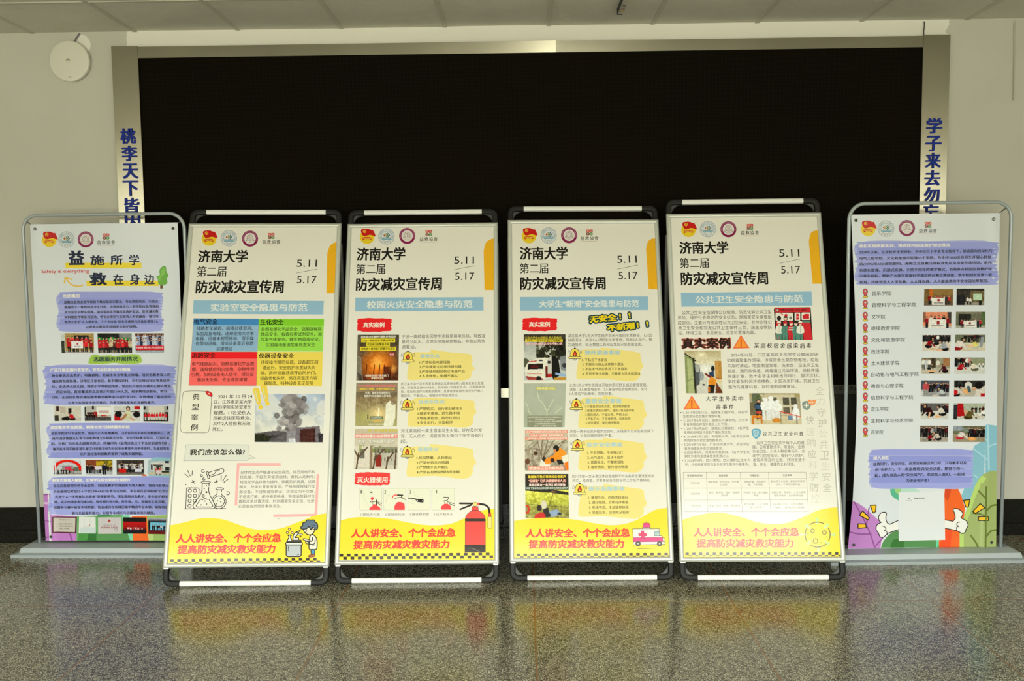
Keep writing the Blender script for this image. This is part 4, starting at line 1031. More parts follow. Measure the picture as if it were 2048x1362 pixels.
    B(630); bell(s, 530, 668)
    s.text('娱乐设施事故', 588, 830, 661, 30, (172, 210, 226), .035)
    s.lines([('1. 敬畏生命、危险项目慎玩', 588, 852, 720), ('2. 遵守规则、文明有序乘坐', 590, 853, 752), ('3. 身体不适、主动放弃体验', 590, 855, 785), ('4. 坐稳扶牢、全程听从指挥', 590, 858, 818)], (40, 36, 28), .012, 21)
    footer(s, [(95, 875), (160, 865), (260, 856), (400, 856), (520, 870), (640, 893), (740, 903), (830, 895), (910, 868), (980, 828), (1040, 800), (1110, 788), (1125, 788)],
           [(1140, 1124), (92, 1124)], (170, 865, 955), (190, 825, 1029), (110, 46.8, 22, 1093, 1110, 1118, -6), None)
    # ambulance
    s.grid(1240, 1030, 17.03)
    K = (84, 78, 62); P = (250, 74, 148)
    s.shape([(440, 498), (1350, 495), (1356, 735)] + smooth([(1356, 735), (1425, 740), (1460, 790)], 3) + [(1465, 940), (1510, 940), (1550, 1000), (1545, 1028), (460, 1045)], (246, 246, 242), K, 18)
    s.poly([(456, 800), (1462, 790), (1465, 935), (460, 945)], P); s.line([(456, 800), (1462, 790)], 14, (120, 60, 80)); s.line([(460, 945), (1465, 935)], 14, (120, 60, 80))
    s.shape([(1462, 805), (1505, 808), (1525, 850), (1522, 930), (1468, 935)], (250, 250, 248), K, 12)
    s.shape([(722, 568), (818, 568), (818, 655), (912, 655), (912, 742), (832, 742), (832, 828), (740, 828), (730, 742), (640, 742), (636, 655), (722, 655)], (240, 70, 120), (150, 60, 90), 12)
    s.shape([(1185, 602), (1350, 602), (1354, 740), (1180, 740)], (170, 208, 212), K, 13); s.rect(1272, 690, 1330, 722, WHT); s.line([(1265, 550), (1340, 550)], 10, K)
    s.shape([(760, 495), (772, 450), (1045, 450), (1062, 495)], (248, 236, 230), K, 13); s.shape(smooth([(778, 445), (800, 335), (830, 300), (980, 300), (1005, 335), (1035, 445)], 3), P, (130, 60, 50), 13)
    for x in (620, 1350): s.circ(x, 1005, 92, (86, 84, 80)); s.circ(x, 1003, 26, (240, 238, 220), n=12)
    s.line([(570, 1098), (1550, 1096)], 12, K); s.line([(600, 1180), (1015, 1172)], 14, K); s.line([(1058, 1172), (1115, 1172)], 10, K); s.line([(1170, 1172), (1215, 1172)], 10, K); s.line([(1400, 1170), (1455, 1170)], 10, K); s.line([(455, 1105), (510, 1105)], 8, K)
    for x, y in ((775, 265), (893, 240), (1013, 262)): s.circ(x, y, 12, (150, 130, 40), n=8)
    return s

# ------------------------------------------------------------------ sheet: public health
def health_sheet():
    s = poster_sheet('health').grid(1320, 390, 3.405)
    header(s, ((195, 237), (327, 235), (467, 236), (614, 220)), (133, 467, 360, 86), (135, 333, 465, 70), (142, 737, 570, 90),
           (812, 950, 398, 50), [(817, 468), (958, 437)], (826, 957, 512, 51),
           [(1095, 238)] + smooth([(1076, 241), (1030, 260), (1015, 320)], 5) + [(1040, 607), (1125, 607)],
           [(143, 668), (1033, 660), (1040, 755), (147, 763)], '公共卫生安全隐患与防范', (242, 975, 712, 52))
    s.lines([('公共卫生安全指保障公众健康、防范化解公共卫生', 150, 760, 802), ('风险、维护社会稳定的安全状态，是国家安全重要组', 122, 761, 836), ('成部分。主要分为传染性公共卫生安全、非传染性公', 122, 762, 871), ('共卫生安全和突发公共卫生事件三类，涵盖疫情防', 124, 763, 907), ('控、环境卫生、食品安全、应急处置等内容。', 125, 650, 941),
             ('2024年11月，江苏某高校多栋学生公寓出现诺', 485, 1078, 1092), ('如病毒聚集性感染。涉疫宿舍长期杂物堆积、垃圾', 457, 1082, 1128), ('未及时清运，地面潮湿发霉，洗漱台、卫生间卫生', 459, 1083, 1164), ('极差、通风条件差。病毒通过污染环境、接触传播', 460, 1085, 1200),
             ('快速扩散，数十名学生相继出现呕吐、腹泻症状。', 461, 1087, 1236), ('学校紧急封闭涉疫楼栋，全面消杀环境，开展卫生', 463, 1089, 1272), ('整改与健康科普，及时遏制疫情蔓延。', 466, 930, 1310)], (44, 42, 36), 0, 26)
    # printed board with health workers
    s.grid(1360, 600, 5.239)
    K = (36, 28, 30); R = (216, 38, 50); T = (84, 142, 128); WH = (240, 236, 226)
    s.poly([(985, 100), (1000, 84), (1360, 80), (1372, 92), (1394, 422), (1004, 424)], K); s.poly([(996, 90), (1362, 86), (1366, 132), (998, 136)], R); s.circ(1022, 113, 15, (70, 90, 80)); s.line([(1014, 113), (1030, 113)], 4, WH); s.line([(1022, 105), (1022, 121)], 4, WH)
    s.text('PUBLIC HEALTH & SAFETY', 1046, 1354, 109, 22, K, .03, 1)
    for q in ((1002, 140, 1186, 222), (1203, 138, 1262, 220), (1275, 136, 1366, 214)): s.poly(rrect(*q, 10, 3), WH)
    s.circ(1112, 168, 17, R); s.line([(1060, 148), (1082, 158)], 8, R); s.poly([(1220, 150), (1248, 150), (1250, 178), (1220, 178)], R); s.poly([(1218, 188), (1250, 186), (1252, 210), (1220, 212)], R); s.poly([(1285, 170), (1310, 152), (1354, 150), (1356, 204), (1288, 204)], R); s.rect(1146, 178, 1172, 206, (120, 130, 130))
    s.poly([(1280, 225), (1366, 222), (1390, 420), (1300, 422)], R); s.poly(rrect(1282, 222, 1368, 240, 6, 3), T); s.poly([(1006, 230), (1060, 225), (1060, 424), (1012, 424)], R)
    for x, top, bot, cap, sk in ((1040, WH, T, WH, (206, 80, 70)), (1103, T, T, R, (206, 90, 70)), (1165, R, R, R, (226, 170, 150)), (1214, T, T, K, (220, 160, 140)), (1262, WH, T, WH, R)):
        s.poly([(x - 30, 340), (x + 30, 340), (x + 26, 422), (x + 3, 422), (x, 360), (x - 3, 422), (x - 24, 422)], bot)
        s.poly(smooth([(x - 36, 350), (x - 32, 290), (x - 14, 274), (x + 14, 274), (x + 32, 290), (x + 38, 350)], 3, True), top); s.line([(x, 280), (x, 350)], 2, K)
        s.circ(x + 2, 252, 19, sk, 24); s.poly(ellpts(x, 246, 22, 24, 12, 180, 360), cap); s.poly([(x - 12, 256), (x + 14, 256), (x + 10, 272), (x - 8, 272)], WH)
    s.rect(1142, 292, 1190, 302, WH); s.rect(1140, 312, 1192, 324, WH); s.circ(1040, 196, 22, K, 26); s.shape(ellpts(1108, 200, 18, 22, 14), (232, 200, 176), K, 6); s.poly(ellpts(1108, 192, 20, 18, 12, 180, 360), K)
    s.grid(1320, 390, 3.405)
    for k in range(8): s.text('真实案例', 150 + 6 * math.cos(k * .785), 480 + 6 * math.cos(k * .785), 1013 + 6 * math.sin(k * .785), 70, (196, 110, 90), .01, 1)
    s.text('真实案例', 150, 480, 1013, 72, (38, 18, 18), .045)
    triangle(s, [(552, 955), (611, 1047), (497, 1050)])
    for i, ch in enumerate('某高校宿舍感染病毒'): s.text(ch, 642 + 44.5 * i, 642 + 44.5 * i + 34, 1028 + (i % 2) * 2, 35, INK, .018, slant=.1)
    im = Im(60, 70, (196, 190, 166), 31)
    im.grad(0, (190, 178, 142), .3, (226, 220, 196)).grad(.3, (214, 214, 202), 1, (206, 206, 200))
    im.poly([(0, .05), (.24, .2), (.26, 1), (0, 1)], (146, 158, 112)).poly([(.06, .16), (.20, .24), (.22, 1), (.08, 1)], (178, 186, 140)); im.bar(.24, .18, .27, 1, .05, (40, 40, 34)); im.bar(0, .06, .3, .24, .03, (60, 56, 44)); im.bar(.08, .7, .22, .66, .01, (90, 94, 60))
    im.poly([(.26, .28), (.40, .36), (.42, .6), (.38, .78), (.28, .84)], (96, 102, 104)).poly([(.28, .3), (.38, .36), (.38, .5), (.29, .5)], (176, 180, 176)); im.ell(.44, .6, .07, .1, (150, 158, 166), .8)
    im.glow(.56, .42, .2, .14, (246, 246, 244), 1); im.glow(.45, .1, .2, .12, (244, 240, 214), .9); im.rect(.82, .24, 1, .66, (190, 146, 80)).rect(.84, .26, .9, .64, (206, 160, 92)); im.rect(.8, .66, 1, .78, (220, 206, 170)); im.bar(.84, .64, .98, .66, .02, (170, 60, 40))
    im.ell(.76, .42, .05, .07, (30, 28, 34)).poly([(.64, .52), (.78, .46), (.8, .62), (.68, .62)], (60, 76, 110)); im.bar(.56, .55, .68, .62, .05, (130, 40, 44)); im.ell(.49, .8, .035, .02, (40, 40, 40))
    im.poly([(.62, .70), (.72, .60), (.84, .68), (.82, .82), (.64, .82)], (224, 150, 50)).poly([(.62, .8), (.8, .8), (.76, 1), (.60, 1)], (34, 24, 24)).rect(.6, .84, .66, .98, (200, 120, 40)); im.poly([(.84, .74), (1, .96), (1, 1), (.8, 1)], (120, 70, 40)); im.poly([(.88, .72), (1, .86), (1, .92)], (220, 206, 160)); im.noise(10, 30)
    s.pic([(167, 1065), (415, 1063), (428, 1355), (178, 1355)], im)
    s.grid(1340, 780, 3.322)
    triangle(s, [(145, 38), (203, 130), (89, 134)])
    for i, ch in enumerate('大学生外卖中'): s.text(ch, 240 + 43 * i, 240 + 43 * i + 32, 60, 33, INK, .016, slant=.1)
    for i, ch in enumerate('毒事件'): s.text(ch, 306 + 43 * i, 306 + 43 * i + 32, 116, 33, INK, .016, slant=.1)
    s.lines([('1. 2015年3月16日，福建某工程学院，38名学', 87, 517, 152), ('生食用外卖后集体食物中毒。', 88, 344, 178), ('2. 2017年6月10日，湖南永州某学院，33名学', 90, 520, 205), ('生食用烤肉拌饭外卖后上吐下泻。', 90, 388, 232), ('3. 2017年6月26日，湖南长沙某高校，1名学生', 90, 525, 258), ('食用烤肉拌饭外卖后严重休克住院。', 92, 410, 285),
             ('4. 2018年5月12日，海南某大学，5名学生食用', 92, 525, 312), ('烤肉拌饭外卖后急性肠胃炎。', 93, 352, 338), ('5.2018年7月1日，广东深圳某大学，多名学生', 95, 528, 365), ('食用滑蛋饭外卖后高烧腹泻。', 96, 352, 392), ('6.2025年8月，河南郑州某高校，1名大学生长', 97, 530, 417), ('期吃外卖引发感染性休克进ICU。', 98, 390, 444),
             ('7.2025年9月，四川德阳，四川某职业技术大', 98, 535, 471), ('学，外卖商家变质引发多起学生腹泻中毒事件。', 100, 527, 498)], (66, 62, 52), 0, 20)
    for x, y in ((73, 153), (75, 206), (77, 259), (79, 312), (81, 366), (83, 418), (85, 472)): s.circ(x, y, 3.2, INK, n=8)
    im = Im(84, 54, (176, 168, 146), 32)
    im.rect(0, 0, 1, .12, (176, 160, 120)).rect(.05, .0, .2, .3, (110, 116, 100)).rect(0, .3, .12, .7, (120, 112, 90)).rect(.42, .05, .9, .7, (206, 198, 176)).rect(0, .72, 1, 1, (206, 196, 166))
    for x0, x1 in ((.46, .54), (.66, .78), (.81, .93)): im.rect(x0, .14, x1, .38, (96, 94, 82)); im.rect(x0, .46, x1, .66, (112, 106, 92))
    im.rect(.2, .02, .42, .18, (196, 186, 160)).mott((96, 110, 70), 10, .6, .05, 0, .3, .25, .7)
    im.person(.18, .82, .62, (44, 46, 54), w=1.3); im.rect(.10, .38, .25, .50, (70, 100, 136)).rect(.13, .58, .22, .66, (206, 90, 70))
    for x, h_ in ((.31, .72), (.42, .76), (.55, .64)): im.person(x, .86, h_, (232, 234, 234), (222, 224, 226), (232, 234, 236), (236, 236, 236), w=1.25)
    im.ell(.9, .66, .075, .22, (232, 234, 236)).ell(.9, .42, .04, .07, (234, 234, 234)); im.rect(.86, .86, .95, .94, (200, 196, 186))
    im.poly([(.02, .72), (.22, .70), (.24, .78), (.04, .80)], (226, 140, 40)); im.rect(.03, .78, .07, 1, (206, 130, 40)).rect(.20, .78, .235, .98, (206, 130, 40)).rect(.1, .84, .2, .88, (220, 150, 60)); im.poly([(.42, .84), (.5, .78), (.6, .82), (.58, .94), (.44, .94)], (206, 140, 56))
    im.bar(.58, .58, 1, .76, .016, (226, 44, 60)); im.bar(.60, .6, .60, .98, .015, (150, 140, 116)).bar(.91, .7, .91, 1, .02, (150, 140, 116)).rect(.74, .72, .83, .86, (120, 146, 176)); im.noise(10, 36)
    s.pic([(527, 25), (863, 25), (877, 232), (537, 232)], im)
    s.poly(smooth([(546, 268), (575, 260), (604, 270), (602, 300), (590, 318), (574, 329), (556, 316), (546, 295)], 3, True), (92, 168, 204)); s.poly(smooth([(553, 274), (575, 268), (592, 276), (590, 300), (573, 318), (558, 306)], 3, True), (176, 214, 226)); s.ring(575, 288, 11, 4, (120, 180, 206), n=14); s.line([(575, 280), (575, 298)], 4, (120, 180, 206))
    for i, ch in enumerate('公共卫生安全科普'): s.text(ch, 618 + 34.6 * i, 618 + 34.6 * i + 26, 293, 27, INK, .016, slant=.1)
    s.lines([('公共卫生安全关乎每个人的健', 575, 893, 354), ('康，日常要勤洗手、常通风，注意', 548, 895, 382), ('饮食卫生，少去人群密集场所。主', 550, 897, 411), ('动学习防疫知识，做好个人防护，', 550, 890, 440), ('发现异常及时上报，共同营造干', 552, 900, 468), ('净、安全、健康的公共环境。', 553, 832, 498)], (58, 55, 46), 0, 23)
    s.poly(smooth([(880, 88), (908, 76), (936, 90), (934, 118), (912, 137), (886, 122)], 3, True), (132, 152, 144)); s.line([(894, 106), (922, 106)], 8, WHT); s.line([(908, 92), (908, 120)], 8, WHT)
    s.poly(smooth([(944, 108), (920, 90), (916, 74), (930, 66), (944, 74), (960, 66), (973, 76), (968, 92)], 3, True), (246, 154, 92)); s.line([(922, 88), (934, 88), (940, 80), (946, 96), (952, 84), (966, 84)], 3, WHT)
    for t, p0, p1, sz in (('全力守护公共卫生安全', (996, 8), (1046, 652), 56), ('快速响应科学防控', (930, 205), (966, 725), 56)):
        for i, ch in enumerate(t):
            f = i / (len(t) - 1); x, y = p0[0] + (p1[0] - p0[0]) * f, p0[1] + (p1[1] - p0[1]) * f
            s.text(ch, x - sz / 2, x + sz / 2, y, sz, [(190, 190, 180), (214, 214, 204), (202, 202, 192)][i % 3], 0, slant=.12)
    # table of illnesses
    X0, X1, YS = [88, 242, 468, 655, 905], [97, 252, 482, 670, 922], [550, 592, 655, 734, 812]
    for y in YS:
        f = (y - 550) / 262; s.line([(X0[0] + (X1[0] - X0[0]) * f, y + 1), (X0[4] + (X1[4] - X0[4]) * f, y)], 1.7, (84, 80, 70))
    for a, b in zip(X0, X1): s.line([(a, 550), (b, 812)], 1.7, (84, 80, 70))
    s.lines([('常见病毒/疾病', 115, 216, 572), ('易感场景', 325, 386, 572), ('传播途径', 531, 592, 571), ('注意事项', 750, 811, 570)], (60, 56, 48), .018, 15)
    s.lines([('手足口病', 137, 198, 623), ('教体宿舍、社团活动、校外聚', 255, 460, 613), ('饮场所', 335, 382, 633), ('接触传播、消化道传', 494, 638, 612), ('播、飞沫传播', 518, 615, 632), ('勤洗晒个人物品，避免共用餐具', 673, 896, 610), ('水杯，不混用洗漱用品', 706, 864, 631),
             ('流感病毒', 139, 200, 693), ('教室、图书馆、宿舍、宿舍封', 258, 464, 685), ('闭环境', 340, 384, 704), ('呼吸道飞沫、密切接触', 490, 650, 685), ('传播', 556, 588, 704), ('佩戴口罩、常通风，少去人群密', 676, 902, 684), ('集密闭场所，及时接种疫苗', 692, 886, 705),
             ('诺如病毒', 143, 204, 773), ('食堂、厕所、宿舍、密闭教室', 262, 468, 773), ('粪口传播、飞沫、接触', 496, 652, 763), ('被污染的物', 536, 612, 784), ('饭前便后洗手，不吃未煮熟', 680, 888, 764), ('海鲜，发病及时隔离', 696, 892, 785)], (118, 114, 102), 0, 14)
    footer(s, [(80, 868), (180, 838), (280, 820), (360, 822), (480, 850), (580, 882), (680, 896), (780, 886), (880, 850), (980, 806), (1060, 788), (1130, 784)],
           [(1150, 1118), (82, 1118)], (157, 860, 948), (177, 822, 1022), (103, 45.2, 23, 1084, 1102, 1110, -2), None)
    # virus
    s.grid(1600, 1020, 15.13); K = (104, 94, 40); G = (198, 232, 150)
    for x, y in ((520, 300), (200, 490), (30, 765), (240, 1040), (565, 1230), (860, 1040), (1040, 765), (830, 480)):
        s.line([(540 + (x - 540) * .72, 765 + (y - 765) * .72), (x, y)], 50, (206, 238, 176)); s.circ(x, y, 48, G, n=14)
    for a in (-62, -28, 38, 62, 120, 152, 208, 242): pass
    for a0, a1 in ((-128, -62), (-32, 28), (48, 124), (148, 212)): s.ring(540, 765, 380, 30, K, a0=a0, a1=a1, n=12)
    for x, y, r_ in ((384, 648, 56), (746, 700, 58), (474, 958, 70)): s.ring(x, y, r_, 24, K, n=18)
    for x, y in ((484, 497), (244, 738), (808, 836), (640, 1008)): s.circ(x, y, 16, K, n=8)
    return s

# ------------------------------------------------------------------ hanging banner: the society
BANNER = {'society': (0.4582, -0.2166, -0.0261, 0.0, -0.0039, 0.9324, 1.9557), 'training': (5.0334, -0.4319, 0.0201, 0.0, 0.0060, 0.8767, 1.9510)}

def outline(pts, v):
    z = [p[0] for p in pts]; x = [p[1] for p in pts]
    return float(np.interp(v, z, x))

def banner_base(key, left, right, z0, z1):
    x, y, rz, t, ro, w, h = BANNER[key]
    s = Sheet(*basis(x, y, rz, 0.0, 0.0))
    s.step = 6e-5
    n = 40; q, f, m = [], [], 24
    for j in range(n + 1):
        v = z0 + (z1 - z0) * j / n
        a, b = outline(left, v), outline(right, v)
        for i in range(m + 1): q.append((a + (b - a) * i / m, v + (.006 * (i / m - .5) ** 2 if j == n else 0)))
    for j in range(n):
        for i in range(m): k = j * (m + 1) + i; f.append((k, k + 1, k + m + 2, k + m + 1))
    s.raw(q, f, VINYL)
    s.edge = (left, right, z0, z1)
    return s

def fit_edge(s):
    """nothing prints beyond the vinyl"""
    l, r, z0, z1 = s.edge; out = []
    for x, z, k in s.V:
        z = max(z0, min(z1, z)); out.append((max(outline(l, z), min(outline(r, z), x)), z, k))
    s.V = out

def crowd(im, n, x0, x1, y, h, tops, rows=2):
    for k in range(rows): im.row(n, x0, x1, y - (rows - 1 - k) * h * .28, h, tops, ((30, 30, 38), (46, 44, 50)), .02)
    return im
REDS = ((196, 30, 46), (226, 60, 70), (170, 20, 40)); DARK = ((40, 40, 48), (66, 62, 66), (28, 28, 34), (90, 40, 46)); VEST = ((150, 30, 46), (222, 218, 214), (60, 58, 64), (196, 60, 70))

def society_sheet():
    s = banner_base('society', [(.06, -.431), (.93, -.425), (1.913, -.424)], [(.06, .430), (1.0, .424), (1.9, .428)], .066, 1.905).grid(40, 390, 3.4056)
    logos(s, ((198, 303), (316, 304), (448, 303), (588, 283)))
    N_ = (24, 34, 66)
    s.rect(308, 462, 828, 498, (246, 222, 60)); s.rect(452, 584, 945, 620, (246, 222, 60))
    for ch, x0, x1, yc, h, b in (('益', 328, 437, 427, 100, .045), ('施', 478, 577, 444, 68, .03), ('所', 616, 702, 443, 68, .03), ('学', 743, 813, 442, 72, .03), ('救', 472, 592, 572, 86, .045), ('在', 634, 706, 576, 70, .03), ('身', 748, 816, 574, 74, .03), ('边', 846, 916, 576, 68, .03)):
        s.text(ch, x0, x1, yc, h, N_, b)
    s.text('Safety is everything', 146, 470, 522, 30, (210, 44, 40), .012)
    s.line(smooth([(428, 614), (390, 622), (345, 608), (308, 566)], 5), 9, (238, 196, 84)); s.line([(300, 600), (306, 562), (352, 576)], 9, (238, 196, 84))
    s.rect(954, 592, 972, 637, (112, 70, 44))
    s.poly(smooth([(965, 490), (990, 484), (997, 520), (1010, 548), (1000, 570), (1002, 600), (972, 616), (944, 606), (938, 575), (928, 552), (950, 545), (948, 515)], 4, True), (110, 176, 66)); s.poly(smooth([(970, 500), (986, 500), (984, 540), (962, 556), (952, 590), (940, 566), (956, 540)], 3, True), (134, 196, 84))
    s.wash(254, 660, 966, 930, 1); s.wash(174, 1157, 1046, 1432, 2)
    s.text('社团概况', 290, 406, 688, 24, WHT, .035)
    s.lines([('益救应急协会是学校首个集应急知识普及、专业技能培训、公益志', 297, 940, 727), ('愿服务于一体的特色学生社团，由管理科学与工程学院应急管理相', 300, 943, 761), ('关专业学子牵头组建。协会常态化开展应急救护实训、防灾减灾救', 300, 943, 796), ('灾科普宣传等系列活动，将专业理论与实践育人有机融合，着力培', 300, 943, 830), ('育济大学子“人人讲安全、个个会应急”的安全素养与应急处置能力，', 300, 940, 863), ('以青春志愿筑牢校园安全防护屏障。', 446, 800, 898)], INK, .026, 20)
    im = Im(60, 36, (176, 150, 96), 41).rect(0, 0, .12, 1, (206, 210, 206)).rect(.0, .4, .1, 1, (70, 76, 66)).rect(.4, .1, .85, .5, (40, 44, 40)).rect(.1, .88, 1, 1, (176, 172, 170)); crowd(im, 6, .16, .98, .96, .62, REDS, 2); im.rect(.30, .42, .66, .76, (232, 230, 234)).rect(.46, .5, .52, .58, (190, 60, 70)).rect(.38, .64, .58, .67, (90, 90, 120)).noise(16, 30)
    s.pic([(276, 942), (500, 942), (502, 1077), (282, 1077)], im)
    im = Im(60, 36, (70, 70, 66), 42).rect(0, 0, .62, .3, (40, 42, 40)).rect(.64, 0, 1, .3, (140, 142, 140)).poly([(0, .18), (.12, .2), (.24, .34), (0, .4)], (30, 130, 60)).poly([(.24, .3), (.42, .17), (.6, .3), (.4, .36)], (40, 166, 76)).poly([(.64, .3), (.8, .18), (1, .3), (.8, .34)], (50, 150, 80)).rect(0, .86, 1, 1, (160, 150, 136)); crowd(im, 9, .0, 1, .98, .6, REDS + ((206, 190, 160), (120, 60, 50)), 2); im.noise(22, 34)
    s.pic([(525, 942), (760, 942), (764, 1077), (530, 1077)], im)
    im = Im(52, 36, (90, 84, 80), 43).rect(0, 0, 1, .16, (110, 76, 80)).rect(0, .16, 1, .34, (70, 70, 70)).rect(.75, .06, .9, .5, (190, 188, 184)).rect(0, .88, 1, 1, (170, 180, 190)); crowd(im, 12, 0, 1, .84, .5, ((206, 210, 222), (150, 166, 206), (60, 66, 90), (190, 196, 214)), 3); im.rect(.02, .62, 1, .86, (206, 36, 66)); im.noise(18, 34)
    s.pic([(783, 942), (978, 942), (981, 1076), (788, 1076)], im)
    s.text('人道救援 博爱济南 济大志愿服务队', 792, 976, 1040, 14, (246, 220, 220), .02, 1)
    s.poly(smooth([(462, 1140), (486, 1092), (520, 1088), (545, 1096), (610, 1092), (640, 1098), (690, 1092), (760, 1084), (815, 1094), (822, 1144), (700, 1150), (640, 1144), (560, 1152), (480, 1150)], 3, True), (166, 206, 84))
    s.text('志愿服务开展情况', 498, 802, 1118, 31, (20, 62, 76), .03)
    s.text('广泛开展主题科普宣讲，夯实全民安全知识根基', 205, 752, 1190, 24, WHT, .035)
    s.lines([('协会聚焦应急救护、地震避险、防溺水安全等重点领域，组织志愿者深入历', 214, 1026, 1228), ('城区荷花路街道、济阳区王家社区、新市镇段家村、市中区舜园社区等基层单', 218, 1020, 1266), ('位，走进济大幼儿园、舜耕小学等校园场所，常态化开展防灾减灾主题科普宣', 216, 1026, 1303), ('讲近40场，直接覆盖群众及青少年超1500人次。经系统培训普及，群众', 243, 1004, 1340)], INK, .026, 20)
    s.grid(40, 780, 3.4056)
    s.wash(196, 226, 1036, 462, 4)
    s.lines([('CPR、止血包扎等实操技能考核合格率由5%提升至76%，有效增强了基层居民', 216, 1028, 49), ('与青少年的安全防范意识、自救互救技能和应急避险素养。', 325, 924, 86)], INK, .026, 20)
    im = Im(46, 28, (206, 202, 192), 44).rect(.07, 0, .18, .34, (70, 30, 34)).rect(.22, .04, .42, .48, (190, 180, 172)).rect(.52, .14, .64, .46, (34, 34, 30)).rect(0, .62, .16, 1, (70, 66, 56)).rect(.16, .84, 1, 1, (190, 186, 176)); im.crouch(.64, .96, .58, (190, 30, 50), (30, 28, 34), -1).poly([(.26, .78), (.5, .66), (.62, .86), (.5, .98), (.28, .94)], (20, 20, 22)); im.noise(12, 30)
    s.pic([(233, 110), (412, 110), (414, 212), (236, 212)], im)
    im = Im(46, 28, (186, 184, 180), 45).rect(.44, .04, 1, .58, (226, 226, 222)).rect(.54, .30, .92, .48, (200, 176, 176)).rect(.28, 0, .36, .24, (40, 40, 44)).rect(0, .1, .06, .7, (60, 60, 60)).rect(.1, .42, .48, .74, (70, 44, 46)).rect(.34, .40, .48, .68, (170, 26, 40)).rect(0, .72, 1, 1, (96, 92, 90)).rect(.6, .6, .84, .7, (190, 80, 70)); im.row(5, .02, .4, .9, .4, DARK); im.noise(26, 26, 0, .6)
    s.pic([(436, 110), (616, 110), (618, 212), (438, 212)], im)
    im = Im(46, 28, (206, 206, 204), 46).rect(.78, 0, 1, .2, (196, 32, 44)).rect(0, .34, 1, .38, (90, 90, 90)); im.poly([(0, .56), (.2, .56), (.26, 1), (0, 1)], (186, 28, 40)).ell(.16, .54, .14, .2, (30, 24, 26)).ell(.86, .56, .14, .2, (30, 24, 28)); im.poly([(.40, .34), (.62, .34), (.68, .86), (.4, .9)], (206, 208, 176)).ell(.54, .16, .08, .16, (34, 28, 28)).ell(.54, .2, .05, .1, (220, 176, 150)); im.bar(.44, .6, .28, .9, .1, (180, 130, 100)).bar(.62, .8, .74, .95, .08, (214, 170, 140)).noise(12, 24)
    s.pic([(638, 110), (816, 110), (820, 212), (640, 212)], im)
    im = Im(46, 28, (176, 176, 170), 47).rect(.2, .02, .82, .62, (214, 210, 200)).rect(0, 0, .09, .24, (40, 42, 46)).rect(.92, 0, 1, .24, (40, 42, 46)).rect(0, .42, .16, 1, (60, 50, 50)).rect(.84, .38, 1, 1, (70, 26, 34)).rect(0, .88, 1, 1, (40, 36, 36)); im.row(8, .04, .96, .92, .5, ((206, 30, 50), (226, 50, 66)), ((206, 200, 196),)); im.noise(14, 30, 0, .5)
    s.pic([(840, 110), (1012, 110), (1012, 214), (840, 214)], im)
    s.text('深度整合专业资源，构建长效可持续服务机制', 205, 744, 254, 24, WHT, .035)
    s.lines([('依托学院学科专业优势，协会与山东省地震局、山东省自然灾害应急救援中心、济', 214, 1022, 294), ('南市消防救援支队等专业机构建立长期稳定合作。协会坚持需求导向，打造可复', 220, 1018, 329), ('制、可推广的应急志愿服务范式，所编印的《益救应急红十字会实训课程包》，', 213, 1020, 364), ('被济南市荷花路街道朱家庄村村委采纳为社区安全教育专用参考资料，为基层常态', 224, 1018, 400), ('化开展应急科普教育提供了成熟实践样板。', 408, 836, 437)], INK, .026, 20)
    s.poly(smooth([(880, 500), (905, 462), (1000, 462), (1060, 480), (1066, 600), (880, 590)], 3, True), (150, 204, 220))
    im = Im(48, 28, (196, 200, 206), 48).rect(0, .0, 1, .1, (206, 212, 220)).rect(.3, .4, .7, .74, (150, 146, 150)).rect(.72, .5, 1, .8, (110, 120, 110)).rect(0, .86, 1, 1, (150, 146, 144)); 
    for k in range(40):
        a = math.pi * k / 39; im.ell(.5 - .47 * math.cos(a), .66 - .58 * math.sin(a), .06, .09, (222, 50, 40))
    im.rect(.42, .5, .64, .7, (216, 60, 110)); im.row(6, .02, .6, .98, .36, DARK); im.row(3, .56, .74, .88, .3, REDS); im.noise(14, 30)
    s.pic([(228, 475), (414, 475), (418, 575), (232, 575)], im)
    im = Im(48, 28, (120, 100, 70), 49).rect(0, 0, .55, .4, (140, 80, 56)).rect(.55, 0, 1, .4, (110, 110, 50)).mott((196, 170, 50), 12, .5, .4, .1, 1, .45).rect(0, .72, 1, 1, (176, 180, 186)); im.row(7, 0, .7, .92, .58, DARK + ((206, 206, 214),)).rect(.34, .44, .6, .66, (214, 206, 216)); im.person(.70, 1, .76, (34, 44, 60), w=1.4); im.row(2, .78, .98, .8, .42, DARK); im.noise(16, 30)
    s.pic([(444, 477), (626, 477), (628, 577), (446, 577)], im)
    im = Im(48, 28, (70, 66, 62), 50).rect(0, 0, .2, .6, (96, 90, 84)).rect(.8, 0, 1, .6, (80, 74, 70)).rect(.28, .26, .7, .34, (206, 206, 200)).rect(0, .84, 1, 1, (120, 116, 112)); crowd(im, 10, .06, .96, .86, .5, ((206, 206, 206), (60, 58, 62), (150, 150, 160)), 2); im.rect(.08, .58, .34, .86, (206, 50, 44)).rect(.66, .58, .9, .82, (214, 212, 226)).noise(14, 30)
    s.pic([(654, 478), (842, 478), (844, 578), (656, 578)], im)
